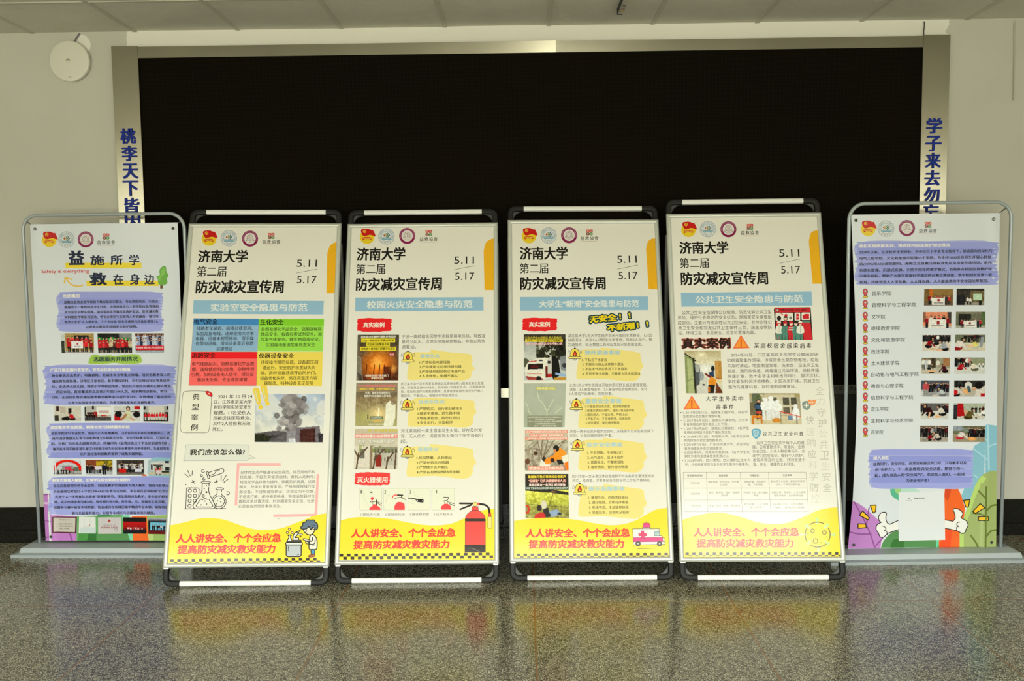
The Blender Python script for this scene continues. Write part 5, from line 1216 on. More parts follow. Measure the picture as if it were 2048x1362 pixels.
    im = Im(48, 28, (176, 196, 206), 51).poly([(.05, .2), (.4, .06), (1, .06), (1, .72), (.08, .72)], (214, 216, 212)).rect(.2, .3, .56, .36, (70, 60, 60)).rect(.22, .36, .28, .8, (190, 186, 180)).rect(.5, .36, .56, .8, (190, 186, 180)).rect(.3, .4, .48, .8, (60, 60, 60)).rect(.64, .04, .8, .18, (50, 66, 90)).rect(.64, .46, .82, .7, (50, 56, 64)).rect(.1, .3, .16, .66, (60, 70, 80)).rect(0, .78, 1, 1, (200, 196, 176)).rect(.52, .72, .8, .84, (60, 70, 50)); im.row(2, .24, .5, .98, .5, REDS).rect(.3, .66, .48, .92, (222, 206, 212)).noise(12, 30)
    s.pic([(872, 478), (1050, 480), (1052, 580), (874, 580)], im)
    s.poly(smooth([(826, 588), (846, 574), (862, 588)], 3) + [(862, 592), (828, 592)], (226, 110, 50))
    # painted trees along the foot
    PU, GR, DG, OR, LG = (196, 128, 206), (110, 172, 110), (52, 116, 54), (250, 110, 40), (164, 200, 112)
    s.poly([(150, 705), (212, 705), (214, 850), (400, 862), (388, 1030), (150, 1030)], PU); s.line([(150, 712), (210, 708)], 9, (150, 90, 160)); s.line([(150, 890), (222, 893)], 6, (150, 90, 160)); s.line([(340, 976), (356, 1030)], 12, (160, 84, 166)); s.line(smooth([(150, 768), (190, 770), (215, 764)], 3), 14, (224, 190, 230))
    s.poly([(388, 860), (700, 850), (740, 1030), (386, 1030)], GR); s.poly([(400, 975), (470, 975), (465, 1030), (394, 1030)], (80, 150, 76)); s.poly([(466, 980), (520, 965), (520, 1030), (458, 1030)], DG); s.poly([(520, 978), (742, 978), (748, 1030), (520, 1030)], (88, 148, 88)); s.poly([(690, 856), (742, 852), (775, 1030), (748, 1030)], (130, 214, 176)); s.poly([(528, 852), (600, 848), (640, 862), (520, 866)], (70, 140, 84))
    s.poly([(760, 862), (862, 858), (875, 1032), (768, 1032)], OR); s.poly([(862, 858), (1070, 850), (1070, 1035), (875, 1032)], LG); s.poly([(868, 980), (910, 980), (908, 1032), (876, 1032)], (196, 220, 140)); s.line([(1010, 960), (1008, 1032)], 14, (80, 110, 40))
    s.wash(206, 590, 1046, 850, 5)
    s.text('聚焦实践育人赋能，实现学生综合素质全面提升', 222, 750, 614, 24, WHT, .035)
    s.lines([('立足应急管理特色专业优势，以应急救护实践服务为育人载体，协会16名核心成', 228, 1036, 652), ('员全部成功考取红十字会CPR+AED急救认证资质，多名成员获评校级“社会实践', 228, 1036, 690), ('先进个人”“优秀青年志愿者”等荣誉称号。团队围绕应急救护、安全防护相关领', 240, 1032, 726), ('域，成功申请发明专利1项、软件著作权4项，并在省、市、校级安全类竞赛、志', 232, 1030, 762), ('愿服务大赛中斩获多项荣誉。协会成员在实践历练中精进专业本领，锤炼组织协', 232, 1032, 799), ('调与公益服务能力，实现专业成长与志愿服务双向赋能。', 352, 918, 838)], INK, .026, 20)
    s.poly([(220, 862), (388, 864), (385, 976), (222, 972)], (84, 24, 44)); s.poly([(231, 868), (378, 870), (375, 968), (232, 964)], (206, 198, 190)); s.text('荣誉证书', 270, 340, 884, 11, (120, 110, 100), 0, 1)
    s.lines([('兹证明该团队在竞赛中表现优异', 240, 360, 912), ('应急救护公益实践活动', 250, 362, 927), ('特发此证 以资鼓励', 262, 336, 943)], (80, 74, 70), .01, 10)
    s.poly([(403, 862), (514, 866), (516, 978), (400, 976)], (228, 230, 230)); s.poly([(406, 935), (516, 935), (516, 978), (404, 976)], (206, 220, 222)); s.line([(437, 870), (437, 932), (477, 932), (477, 868)], 1.2, (170, 170, 176)); s.circ(473, 920, 4, (196, 60, 66), n=8)
    s.poly([(531, 868), (686, 868), (690, 980), (532, 980)], (206, 200, 204)); s.circ(607, 892, 9, (170, 50, 40), n=12); s.text('优秀青年志愿者', 552, 664, 937, 12, (150, 60, 56), .02, 1); s.text('服务证书', 568, 650, 921, 8, (120, 96, 96), 0, 1); s.ring(652, 955, 11, 2, (90, 80, 84), n=10)
    im = Im(48, 32, (120, 14, 30), 52).rect(0, 0, 1, .28, (22, 12, 16)).grad(.28, (196, 24, 34), .66, (160, 14, 30)).rect(0, .76, 1, 1, (24, 14, 40)); im.row(9, .16, .84, .84, .26, ((226, 200, 206), (206, 90, 100))); im.noise(20, 26, 0, .66)
    s.pic([(700, 868), (858, 870), (860, 980), (702, 980)], im)
    im = Im(48, 32, (30, 40, 60), 53).grad(0, (200, 206, 216), .22, (60, 60, 70)).rect(.08, .28, 1, .74, (130, 200, 226)).rect(0, .78, 1, 1, (120, 16, 34)); im.row(9, .12, .98, .76, .36, DARK + ((206, 190, 200),)); im.noise(12, 24)
    s.pic([(872, 872), (1040, 874), (1040, 984), (872, 982)], im)
    fit_edge(s)
    return s

# ------------------------------------------------------------------ hanging banner: campus training
def training_sheet():
    s = banner_base('training', [(.05, -.412), (.33, -.390), (.70, -.379), (.90, -.378), (1.4, -.397), (1.90, -.428)], [(.05, .413), (.88, .393), (1.9, .376)], .055, 1.893).grid(1670, 390, 3.4048)
    logos(s, ((226, 228), (347, 229), (488, 226), (631, 204)))
    s.wash(148, 313, 1098, 612, 6)
    s.text('强化实操技能实训，推进校内应急救护知识普及', 163, 783, 344, 25, (240, 238, 236), .035)
    s.lines([('2024年以来，在学校安全管理处、市中区红十字会专业指导下，协会面向自动化与', 165, 1070, 385), ('电气工程学院、文化和旅游学院等13个学院，为全校2000余名师生开展心肺复', 168, 1065, 427), ('苏(CPR)和AED规范使用、海姆立克急救法等标准化应急技能专项培训。依托', 167, 1068, 467),
             ('系统化授课、沉浸式实操、手把手指导的教学模式，有效补齐校园应急救护知', 167, 1066, 508), ('识普及短板，帮助广大师生掌握科学规范的自救互救技能，筑牢校园安全第一道', 167, 1068, 548), ('防线，持续营造人人学急救、人人懂急救、人人敢施救的平安校园浓厚氛围。', 170, 1045, 590)], INK, .024, 22)
    def pin(x, y):
        s.shape(ellpts(x + 1, y + 20, 16, 8, 14), (240, 214, 60), (60, 50, 30), 2.6)
        s.shape(smooth([(x, y + 20), (x - 14, y - 6), (x - 15, y - 20), (x - 8, y - 31), (x, y - 34), (x + 8, y - 31), (x + 15, y - 20), (x + 14, y - 6)], 3, True), (226, 84, 92), (60, 30, 34), 3)
        s.circ(x, y - 18, 7.5, (238, 226, 224), n=12); s.ring(x, y - 18, 7.5, 2, (90, 40, 44), n=12)
    for t, x0, x1, y in (('音乐学院', 251, 382, 670), ('管理科学与工程学院', 251, 552, 748), ('文学院', 250, 343, 829), ('继续教育学院', 247, 443, 908), ('文化和旅游学院', 247, 477, 987), ('政法学院', 247, 372, 1067), ('土木建筑学院', 247, 440, 1145), ('自动化与电气工程学院', 247, 572, 1222), ('教育与心理学院', 246, 468, 1301),
                         ('信息科学与工程学院', 246, 535, 1379), ('音乐学院', 246, 366, 1459), ('生物科学与技术学院', 246, 535, 1537), ('商学院', 246, 330, 1616)):
        s.text(t, x0, x1, y, 29, (34, 36, 44), .008); pin(207, y + 2)
    W_ = (228, 226, 222)
    def base(seed, wall, floor, hy=.7): return Im(48, 29, wall, seed).rect(0, hy, 1, 1, floor)
    ims = []
    im = base(61, (130, 104, 64), (120, 104, 90), .8).rect(.18, 0, .3, .5, (206, 120, 50)).rect(.3, 0, 1, .4, (150, 124, 78)); im.row(8, .12, .94, .94, .56, VEST).rect(.27, .54, .72, .96, W_).rect(.45, .6, .54, .74, (170, 50, 60)).rect(.34, .82, .66, .86, (100, 96, 104)).noise(12, 26); ims.append(im)
    im = base(62, (70, 66, 58), (150, 146, 136), .8).rect(.5, .1, 1, .8, (120, 106, 76)).rect(.6, .3, .9, .7, (190, 214, 190)).rect(.0, .4, .3, .98, (40, 42, 50)).rect(0, 0, 1, .14, (60, 58, 52)); im.row(2, .38, .54, .96, .46, (W_,)).rect(.8, .7, .9, 1, (30, 30, 34)).noise(18, 26); ims.append(im)
    im = base(63, (226, 150, 120), (196, 190, 186), .86).rect(0, 0, .1, .6, (150, 110, 90)).rect(.86, 0, 1, .7, (90, 80, 76)); im.row(6, .06, .94, .98, .76, VEST + ((40, 40, 46),)).rect(.2, .44, .82, .98, W_).rect(.48, .54, .58, .74, (160, 60, 60)).rect(.3, .82, .72, .86, (100, 98, 106)).noise(12, 26); ims.append(im)
    im = base(64, (120, 122, 106), (176, 178, 166), .84).rect(.1, .14, .52, .84, (50, 50, 48)).rect(0, 0, 1, .12, (140, 136, 120)).rect(.86, 0, 1, .8, (96, 116, 80)); im.row(8, .16, .9, .96, .5, VEST).rect(.28, .56, .7, .97, W_).rect(.44, .62, .52, .76, (160, 60, 66)).rect(.34, .82, .64, .86, (100, 98, 106)).noise(12, 26); ims.append(im)
    im = base(65, (60, 58, 60), (214, 206, 194), .42); im.row(8, 0, 1, .46, .5, DARK + (W_,)); im.crouch(.26, .8, .62, (150, 30, 44), f=1).crouch(.46, .62, .5, (60, 62, 70), f=-1).crouch(.76, .98, .66, (160, 166, 176), f=-1).ell(.6, .92, .12, .06, (226, 180, 150)).ell(.36, .86, .12, .05, (206, 170, 140)).noise(12, 26); ims.append(im)
    im = base(66, (120, 124, 104), (206, 200, 182), .5); im.row(6, .3, .9, .5, .56, DARK); im.crouch(.14, .96, .8, (222, 214, 212), (150, 36, 50), f=1).crouch(.66, .86, .56, (222, 214, 130), (190, 190, 180), f=-1).ell(.5, .7, .12, .06, (226, 190, 160)).bar(.9, .2, .86, .7, .1, (150, 156, 166)).noise(12, 26); ims.append(im)
    im = base(67, (156, 158, 140), (196, 190, 176), .62).rect(.34, 0, .5, .6, (84, 74, 60)).rect(.76, 0, 1, .5, (170, 130, 96)); im.row(3, .02, .34, .7, .66, (W_, (190, 196, 200)), ((90, 92, 100), (206, 206, 206))).person(.58, .72, .64, (214, 214, 206), (176, 170, 160)).crouch(.80, .92, .56, (90, 34, 50), f=-1).crouch(.3, .72, .36, (90, 90, 86), f=1).ell(.36, .8, .14, .06, (222, 180, 140)).ell(.36, .92, .1, .05, (70, 66, 50)).noise(10, 26); ims.append(im)
    im = base(68, (150, 154, 140), (206, 208, 204), .46); im.row(6, 0, .52, .58, .62, DARK + (W_, (206, 150, 150))).rect(.55, .1, 1, .46, (150, 156, 130)).crouch(.22, .76, .5, (180, 36, 50), (150, 30, 44)).crouch(.62, .82, .6, (222, 214, 200), (96, 92, 76), f=-1).row(2, .78, 1, .6, .3, (W_,)).noise(12, 26); ims.append(im)
    im = base(69, (96, 100, 112), (160, 160, 162), .56); im.row(9, .28, 1, .72, .58, DARK + ((90, 100, 130),)).rect(0, .6, .1, 1, (206, 206, 210)).person(.18, .98, .94, (190, 90, 96), (150, 152, 150), w=1.2).crouch(.74, .98, .56, (190, 196, 200), (120, 120, 130), f=-1).ell(.5, .95, .1, .05, (214, 200, 190)).noise(14, 26); ims.append(im)
    im = base(70, (70, 72, 70), (186, 180, 168), .4); im.row(5, 0, .6, .42, .5, DARK).crouch(.1, 1, .7, (206, 200, 196), f=1).ell(.4, .66, .12, .16, (226, 176, 126)).ell(.46, .3, .12, .22, (214, 212, 206)).bar(.46, .4, .5, .66, .1, (90, 110, 120)).poly([(.72, .6), (1, .3), (1, 1), (.66, 1)], (214, 208, 202)).ell(.8, .3, .13, .24, (36, 30, 28)).ell(.66, .52, .06, .1, (214, 170, 140)).rect(.86, .8, 1, 1, (190, 40, 50)).ell(.04, .74, .08, .16, (200, 40, 50)).noise(12, 26); ims.append(im)
    im = base(71, (110, 108, 108), (206, 206, 202), .5); im.row(4, 0, .22, .56, .56, DARK).row(4, .8, 1, .6, .56, DARK + (W_,)).crouch(.3, .82, .76, (70, 30, 40), (34, 30, 36), f=-1).crouch(.74, .78, .66, (214, 210, 202), (36, 34, 40), f=-1).ell(.62, .82, .12, .07, (222, 176, 130)).bar(.34, .6, .3, .9, .06, (222, 180, 150)).noise(10, 26); ims.append(im)
    im = base(72, (176, 184, 170), (206, 206, 198), .6); im.row(4, .56, 1, .6, .4, DARK).rect(.0, .1, .12, 1, (60, 64, 70)).poly([(.12, 0), (.3, 0), (.36, .8), (.12, .82)], (180, 34, 44)).bar(.38, .5, .46, .86, .1, (206, 170, 140)).crouch(.52, 1, .7, (110, 100, 62), (80, 70, 40), f=1).ell(.78, .8, .14, .08, (206, 200, 190)).crouch(.96, .78, .46, W_, f=-1).noise(12, 26); ims.append(im)
    im = base(73, (120, 112, 104), (170, 164, 154), .56); im.row(10, 0, 1, .7, .66, DARK + ((176, 176, 176), (120, 120, 126))).crouch(.36, .94, .5, (140, 30, 44), f=1).crouch(.62, .9, .56, (200, 190, 180), f=-1).rect(.1, .8, .3, 1, (150, 146, 140)).noise(14, 28); ims.append(im)
    im = base(74, (120, 120, 100), (160, 150, 130), .5); im.row(8, .5, 1, .7, .6, DARK + ((60, 70, 56),)).rect(0, 0, .3, .3, (150, 160, 170)).crouch(.26, .84, .62, (214, 206, 206), (190, 60, 70), f=1).ell(.6, .8, .14, .1, (226, 170, 110)).rect(.3, .1, .5, .4, (130, 140, 130)).noise(14, 28); ims.append(im)
    Q = [(607, 640, 803, 752), (828, 638, 1018, 750), (600, 797, 792, 908), (823, 795, 1025, 907), (597, 953, 787, 1064), (818, 951, 1025, 1062), (591, 1109, 782, 1219), (815, 1107, 1022, 1218), (588, 1263, 778, 1373), (812, 1263, 1022, 1373), (585, 1418, 775, 1528), (809, 1418, 1021, 1528), (583, 1573, 771, 1682), (805, 1573, 1021, 1682)]
    s.grid(1670, 390, 3.4048)
    # painted trees along the foot
    s.grid(1690, 970, 6.606)
    PU, PL = (196, 130, 206), (150, 84, 166)
    SB, SBD = (140, 196, 218), (176, 220, 236)
    s.grid(1670, 780, 3.4048)
    s.poly(smooth([(1020, 245), (1040, 235), (1120, 246)], 3) + [(1130, 700), (840, 770), (870, 700), (920, 560), (910, 470), (950, 380), (1000, 350)], SB)
    s.line([(1040, 245), (1046, 540)], 13, SBD); s.line([(945, 402), (1046, 480)], 9, SBD); s.line([(920, 560), (970, 596)], 9, SBD); s.line(smooth([(1046, 390), (1070, 372), (1120, 366)], 3), 9, SBD); s.line([(1020, 330), (1044, 352)], 7, SBD)
    s.poly(smooth([(380, 670), (378, 690), (392, 725), (440, 758)], 4) + [(470, 750), (470, 690), (580, 694), (540, 668)], (96, 190, 156)); s.poly([(405, 672), (470, 672), (470, 730), (440, 720), (412, 694)], (164, 214, 136)); s.poly([(450, 668), (545, 668), (585, 694), (450, 700)], (190, 226, 216))
    s.poly([(752, 664), (836, 664), (862, 720), (885, 800), (866, 1075), (706, 1075), (745, 740)], (250, 108, 40)); s.poly([(752, 664), (800, 664), (770, 760), (748, 730)], (226, 78, 30)); s.poly([(745, 980), (800, 900), (790, 1075), (712, 1075)], (250, 84, 34))
    s.poly(smooth([(1120, 550), (1060, 552), (1000, 580), (960, 640), (930, 720), (880, 860), (850, 960)], 4) + [(850, 1075), (1125, 1075)], (166, 184, 116)); s.poly(smooth([(1000, 580), (960, 640), (930, 720), (880, 860), (850, 960)], 4) + [(850, 1075), (878, 1075)] + smooth([(878, 960), (920, 840), (960, 720), (1000, 640), (1030, 600)], 4), (190, 220, 124))
    OL = (106, 122, 52)
    for p in ([(1020, 1075), (1022, 900), (1005, 850), (940, 838)], [(1022, 900), (1028, 660)], [(980, 690), (1026, 740)], [(1028, 820), (1070, 786), (1125, 782)], [(1024, 1000), (1062, 958), (1125, 952)], [(924, 990), (960, 1040), (974, 1075)]): s.line(smooth(p, 3), 12, OL)
    s.poly(smooth([(88, 775), (128, 760), (200, 800), (300, 890), (330, 920)], 4) + [(310, 1078), (80, 1080)], (198, 134, 210))
    for p in ([(128, 760), (190, 870), (240, 980), (272, 1078)], [(232, 800), (215, 910)], [(90, 965), (160, 980), (246, 982)], [(272, 1066), (325, 1010)]): s.line(smooth(p, 3), 9, (150, 84, 160))
    s.poly(smooth([(312, 1075), (330, 1030), (370, 985), (420, 960), (520, 950), (700, 960)], 4) + [(712, 1075)], (88, 146, 88)); s.poly(smooth([(376, 1075), (386, 1040), (410, 1016), (470, 1018), (468, 1075)], 4), (56, 118, 52)); s.poly([(690, 1020), (712, 1020), (706, 1075), (692, 1075)], (110, 214, 176))
    s.grid(1670, 390, 3.4048)
    for (x0, y0, x1, y1), im in zip(Q, ims): s.pic([(x0, y0), (x1, y0), (x1 - 1, y1), (x0 - 2, y1)], im)
    s.grid(1670, 780, 3.4048)
    s.wash(238, 404, 934, 672, 7)
    s.text('加入我们', 260, 372, 462, 24, (240, 238, 236), .035)
    s.lines([('益救同行，安全同在。这里没有遥远的口号，只有触手可及', 260, 897, 500), ('的“守护力”。下一次急救培训/安全讲座，期待与你一', 275, 878, 540), ('起，成为身边人的“安全底气”。欢迎加入我们，一起成', 270, 885, 578), ('为安全守护者！', 488, 640, 617)], INK, .024, 22)
    # thumbs up either side of a white card
    s.grid(1690, 970, 6.606)
    K = (16, 16, 16); WH = (246, 246, 244)
    s.poly([(700, 472), (595, 520)] + smooth([(595, 520), (560, 500), (540, 440), (545, 375), (520, 358), (470, 375), (442, 425), (452, 470), (480, 495), (425, 525), (412, 580), (440, 625), (470, 685), (500, 690), (570, 640)], 4) + [(705, 595)], WH)
    s.line([(706, 470), (595, 520)] + smooth([(595, 520), (560, 500), (540, 440), (548, 375), (520, 360), (470, 375), (444, 425), (452, 470), (478, 494)], 4), 11, K)
    s.line(smooth([(478, 494), (420, 530), (412, 590), (440, 630), (460, 680), (495, 694), (535, 670), (570, 640), (705, 592)], 4), 11, K)
    s.line(smooth([(500, 545), (525, 552), (540, 585), (520, 600), (550, 615), (560, 655)], 4), 9, K)
    s.poly([(1325, 460), (1430, 482)] + smooth([(1430, 482), (1458, 440), (1452, 380), (1432, 325), (1480, 312), (1545, 350), (1558, 390), (1532, 438), (1600, 470), (1628, 530), (1600, 590), (1585, 630), (1545, 645), (1475, 605)], 4) + [(1325, 575)], WH)
    s.line([(1322, 462), (1430, 482)] + smooth([(1430, 482), (1458, 440), (1452, 380), (1434, 325), (1480, 313), (1545, 350), (1558, 390), (1532, 438)], 4), 11, K)
    s.line(smooth([(1532, 438), (1600, 470), (1628, 530), (1605, 580), (1588, 625), (1548, 642), (1475, 605), (1325, 574)], 4), 11, K)
    s.line(smooth([(1518, 490), (1490, 500), (1480, 530), (1505, 548), (1478, 560), (1478, 600)], 4), 9, K)
    for q in ([(332, 268), (412, 266), (404, 352), (372, 370)], [(232, 342), (322, 432), (306, 462), (188, 398)], [(170, 512), (272, 514), (280, 562), (172, 572)], [(1568, 204), (1650, 194), (1632, 290), (1598, 292)], [(1785, 246), (1842, 298), (1722, 376), (1690, 350)], [(1762, 420), (1882, 410), (1890, 464), (1762, 468)]): s.shape(q, (252, 200, 40), K, 12)
    s.poly([(714, 98), (1316, 78), (1328, 728), (712, 742)], (232, 237, 243))
    s.text('益救大家庭', 918, 1056, 180, 24, (50, 46, 46), .02, 1)
    for i, ch in enumerate('益救協會'): s.text(ch, 818 + 18 * i, 818 + 18 * i + 13, 207, 12, (110, 106, 104), 0, 1)
    s.rect(842, 174, 860, 192, (170, 150, 146))
    fit_edge(s)
    return s

# ------------------------------------------------------------------ the unlit video wall in its steel surround
YF = -0.05
def wx(px, py): return on_wall(px, py, YF)
LX0, LX1 = (wx(221, 97)[0] + wx(238, 426)[0]) / 2, (wx(274, 96)[0] + wx(290, 423)[0]) / 2
RX0, RX1 = (wx(1848, 74)[0] + wx(1838, 392)[0]) / 2, (wx(1903, 72)[0] + wx(1891, 404)[0]) / 2
ZT, ZB = wx(1000, 83)[1], wx(1000, 106)[1]
SILL0, SILL1 = wx(1690, 789)[1], wx(1690, 770)[1]
SEAM = wx(1112, 90)[0]
screen = empty('video_wall', Matrix.Translation(((LX0 + RX1) / 2, -0.03, 0.215)))
tag(screen, 'large unlit black video wall in a stainless steel surround behind the display stands', 'screen')
INV = screen.matrix_world.inverted()

def glyph_mesh(ch, bold, cx, cz, h, y0, depth, material, name, parent, inv, w=None):
    g, f = glyphs(ch, bold, 3)
    lo, hi = g.min(0), g.max(0); k = h / (hi[1] - lo[1]); kx = k if w is None else w / (hi[0] - lo[0])
    bm = bmesh.new()
    m = max(1, len(g) // 4) if bold > .018 else len(g)
    vs = [bm.verts.new((cx + (x - (lo[0] + hi[0]) / 2) * kx, y0 - 4e-5 * (i // m), cz + (y - (lo[1] + hi[1]) / 2) * k)) for i, (x, y) in enumerate(g)]
    fs = []
    for q in f:
        try: fs.append(bm.faces.new([vs[i] for i in q]))
        except ValueError: pass
    ex = bmesh.ops.extrude_face_region(bm, geom=bm.faces[:])
    bmesh.ops.translate(bm, vec=(0, -depth, 0), verts=[e for e in ex['geom'] if isinstance(e, bmesh.types.BMVert)])
    bm.transform(inv)
    return from_bm(name, bm, material, parent)

def wall_box(name, lo, hi, m, bev=.0015, par=screen):
    bm = bmesh.new(); add_box(bm, lo, hi, bev, 1); bm.transform(INV)
    return from_bm(name, bm, m, par)

wall_box('display_panel', (LX1 - .004, -.030, SILL1 - .004), (RX0 + .004, -.002, ZB + .004), M['led'], 0)
lp = wall_box('frame_post', (LX0, YF, .216), (LX1, -.001, ZT + .004), M['steel'])
rp = wall_box('frame_post', (RX0, YF, .216), (RX1, -.001, ZT + .004), M['steel'])
lp['label'] = 'left steel post with blue characters'; rp['label'] = 'right steel post with blue characters'
# two lengths of folded steel across the top, each slightly twisted where they meet
for x0, x1, dz, ta, tb in ((LX1 + .0008, SEAM - .0006, .0, .0, .0075), (SEAM + .0006, RX0 - .0008, -.0012, .0050, .0)):
    bm = bmesh.new(); n = 40; rows = []
    for k in range(n + 1):
        f = k / n; x = x0 + (x1 - x0) * f
        g = ta * max(0.0, 1 - f * 1.6) ** 1.5 + tb * max(0.0, (f - .45) / .55) ** 1.8
        rows.append([bm.verts.new(q) for q in ((x, YF + .002, ZB), (x, YF + .002 - g, ZT + dz), (x, -.001, ZT + dz), (x, -.001, ZB))])
    for p, q in zip(rows, rows[1:]):
        for k in range(4): bm.faces.new((p[k], p[(k + 1) % 4], q[(k + 1) % 4], q[k]))
    bm.faces.new(rows[0][::-1]); bm.faces.new(rows[-1])
    bm.transform(INV)
    o_ = from_bm('frame_rail', bm, M['steel'], screen, smooth=True)
    o_.data.set_sharp_from_angle(angle=math.radians(40))
sill = wall_box('frame_rail', (LX1 + .0008, YF + .002, SILL0), (RX0 - .0008, -.001, SILL1), M['steel'])
wall_box('lower_panel', (LX1 - .002, -.022, .216), (RX0 + .002, -.002, SILL0 + .002), M['lower'], 0)
for par, chars in ((lp, (('桃', 256, 272), ('李', 258.5, 306.5), ('天', 260.5, 342), ('下', 261, 376.5), ('皆', 263.5, 411), ('因', 265, 443))),
                   (rp, (('学', 1869, 251), ('子', 1867.5, 287), ('来', 1866.5, 321), ('去', 1865.5, 356), ('勿', 1864, 390), ('忘', 1862.5, 424)))):
    for ch, px, py in chars:
        cx, cz = on_wall(px, py, YF - .004)
        glyph_mesh(ch, .026, cx, cz, .088, YF, .006, M['blue'], 'letter', par, INV, w=.089)
for ch, px in (('之', 1671), ('又', 1682), ('玄', 1692.5), ('文', 1703), ('化', 1713.5)):
    cx, cz = on_wall(px, 776.5, YF)
    glyph_mesh(ch, .02, cx, cz, .025, YF + .002, .002, M['navy'], 'letter', sill, INV, w=.026)

# ------------------------------------------------------------------ poster stands
def frame_rails(root):
    prof = [(0, .016), (0, .002), (.0015, -.004), (.006, -.008), (.012, -.0095), (.018, -.008), (.0225, -.0045), (.0238, -.001), (.0238, .003), (.010, .016)]
    def corner(i, d):
        sx, sz = ((-1, 0), (1, 0), (1, 1), (-1, 1))[i]
        return (sx * (PW / 2 - d), (PE + d) if sz == 0 else (PE + PH - d))
    for i in range(4):
        j = (i + 1) % 4
        bm = bmesh.new()
        A = [bm.verts.new((corner(i, d)[0], y, corner(i, d)[1])) for d, y in prof]
        B = [bm.verts.new((corner(j, d)[0], y, corner(j, d)[1])) for d, y in prof]
        n = len(prof)
        for k in range(n):
            bm.faces.new((A[k], A[(k + 1) % n], B[(k + 1) % n], B[k]))
        bm.faces.new(A[::-1]); bm.faces.new(B)
        o = from_bm('frame_rail', bm, M['alu'], root)
        for p in o.data.polygons: p.use_smooth = len(p.vertices) == 4
        o.data.set_sharp_from_angle(angle=math.radians(40))

def poster_stand(key, label, sheet):
    x, y, rz, t, ro = TILTED[key]
    o, u, v = basis(x, y, rz, t, ro)
    mw = basemat(o, u, v)
    mw.translation.z = .003 + .21 * abs(ro)
    root = tag(empty('poster_stand', mw), label, 'poster stand', 'tilted poster stands in front of the video wall')
    clip_sheet(sheet, PW / 2 - .016)
    sheet.build('poster_sheet', M['poster'], root, depth=-.004)
    box('back_board', (-PW / 2 + .01, .0045, PE + .01), (PW / 2 - .01, .015, PE + PH - .01), M['tube'], root)
    frame_rails(root)
    top = PE + PH + PT
    yc = .016
    r = .030
    pr = round_prof(.030, .030, .008, 3)
    for sx in (-1, 1):
        bm = bmesh.new()
        sweep(bm, [(sx * (PW / 2 - .016), yc + .014, .10), (sx * (PW / 2 - .016), yc + .014, top - .092)], round_prof(.022, .022, .006, 3))
        from_bm('side_tube', bm, M['tube'], root)
        for zc, sz in ((.016, 1), (top - .016, -1)):
            cx = sx * (PW / 2 - .016); cc = (cx - sx * r, zc + sz * r)
            a0 = 0 if sx > 0 else 180
            path = [(cx, yc, zc + sz * (.096 if sz > 0 else .088))] + [(cc[0] + sx * r * math.cos(a), yc, cc[1] - sz * r * math.sin(a)) for a in [math.radians(90 * k / 7) for k in range(8)]] + [(sx * (PW / 2 - .092), yc, zc)]
            bm = bmesh.new()
            sweep(bm, path, pr)
            e = from_bm('corner_elbow', bm, M['black'], root, smooth=True)
            e.data.set_sharp_from_angle(angle=math.radians(50))
            # thin web filling the inside of the elbow
            bm = bmesh.new()
            ix, iz = cx - sx * .0145, zc + sz * .0145
            R = .058
            pts = [(ix, iz)] + [(ix - sx * R * (1 - math.sin(a)), iz + sz * R * (1 - math.cos(a))) for a in [math.radians(90 * k / 8) for k in range(9)]]
            fa = [bm.verts.new((p, yc + .012, q)) for p, q in pts]; fb = [bm.verts.new((p, yc + .004, q)) for p, q in pts]
            bm.faces.new(fa); bm.faces.new(fb[::-1])
            for k in range(len(pts)): bm.faces.new((fa[k], fa[(k + 1) % len(pts)], fb[(k + 1) % len(pts)], fb[k]))
            from_bm('corner_web', bm, M['gus'], root)
    for zc, nm in ((.016, 'foot_bar'), (top - .016, 'handle_bar')):
        bm = bmesh.new()
        sweep(bm, [(-PW / 2 + .091, yc, zc), (PW / 2 - .091, yc, zc)], round_prof(.027, .029, .009, 4))
        b = from_bm(nm, bm, M['bar'], root, smooth=True)
        b.data.set_sharp_from_angle(angle=math.radians(50)); b['label'] = 'white metal bar'
    # pale clips that hold the frame on the hoop
    for sx in (-1, 1):
        box('frame_clip', (sx * (PW / 2 - .018) - .013, -.002, PE - .006), (sx * (PW / 2 - .018) + .013, .014, PE + .002), M['bar'], root, .001, 1)
    # hinged prop behind, feet against the baseboard
    inv = mw.inverted()
    for sx in (-1, 1):
        p = mw @ Vector((sx * (PW / 2 - .008), .038, top - .20))
        f = Vector((p.x, -.034, .112))
        bm = bmesh.new()
        pl, fl = inv @ p, inv @ f
        sweep(bm, [pl, fl], round_prof(.030, .024, .007, 3), up=(1, 0, 0))
        leg = from_bm('rear_leg', bm, M['tube'], root)
        bm = bmesh.new(); add_box(bm, (f.x - .016, f.y - .014, f.z - .022), (f.x + .016, f.y + .0175, f.z + .012), .005, 2); bm.transform(inv)
        from_bm('rubber_foot', bm, M['black'], leg)
    return root

poster_stand('lab', 'tilted poster stand with four coloured text boxes and a photo of smoke over a building', lab_sheet())
poster_stand('fire', 'tilted poster stand with a big red fire extinguisher drawn at lower right', fire_sheet())
poster_stand('trend', 'tilted poster stand with four photos down its left side and a pink ambulance drawing', trend_sheet())
poster_stand('health', 'tilted poster stand with orange warning triangles, a table and a virus drawing', health_sheet())

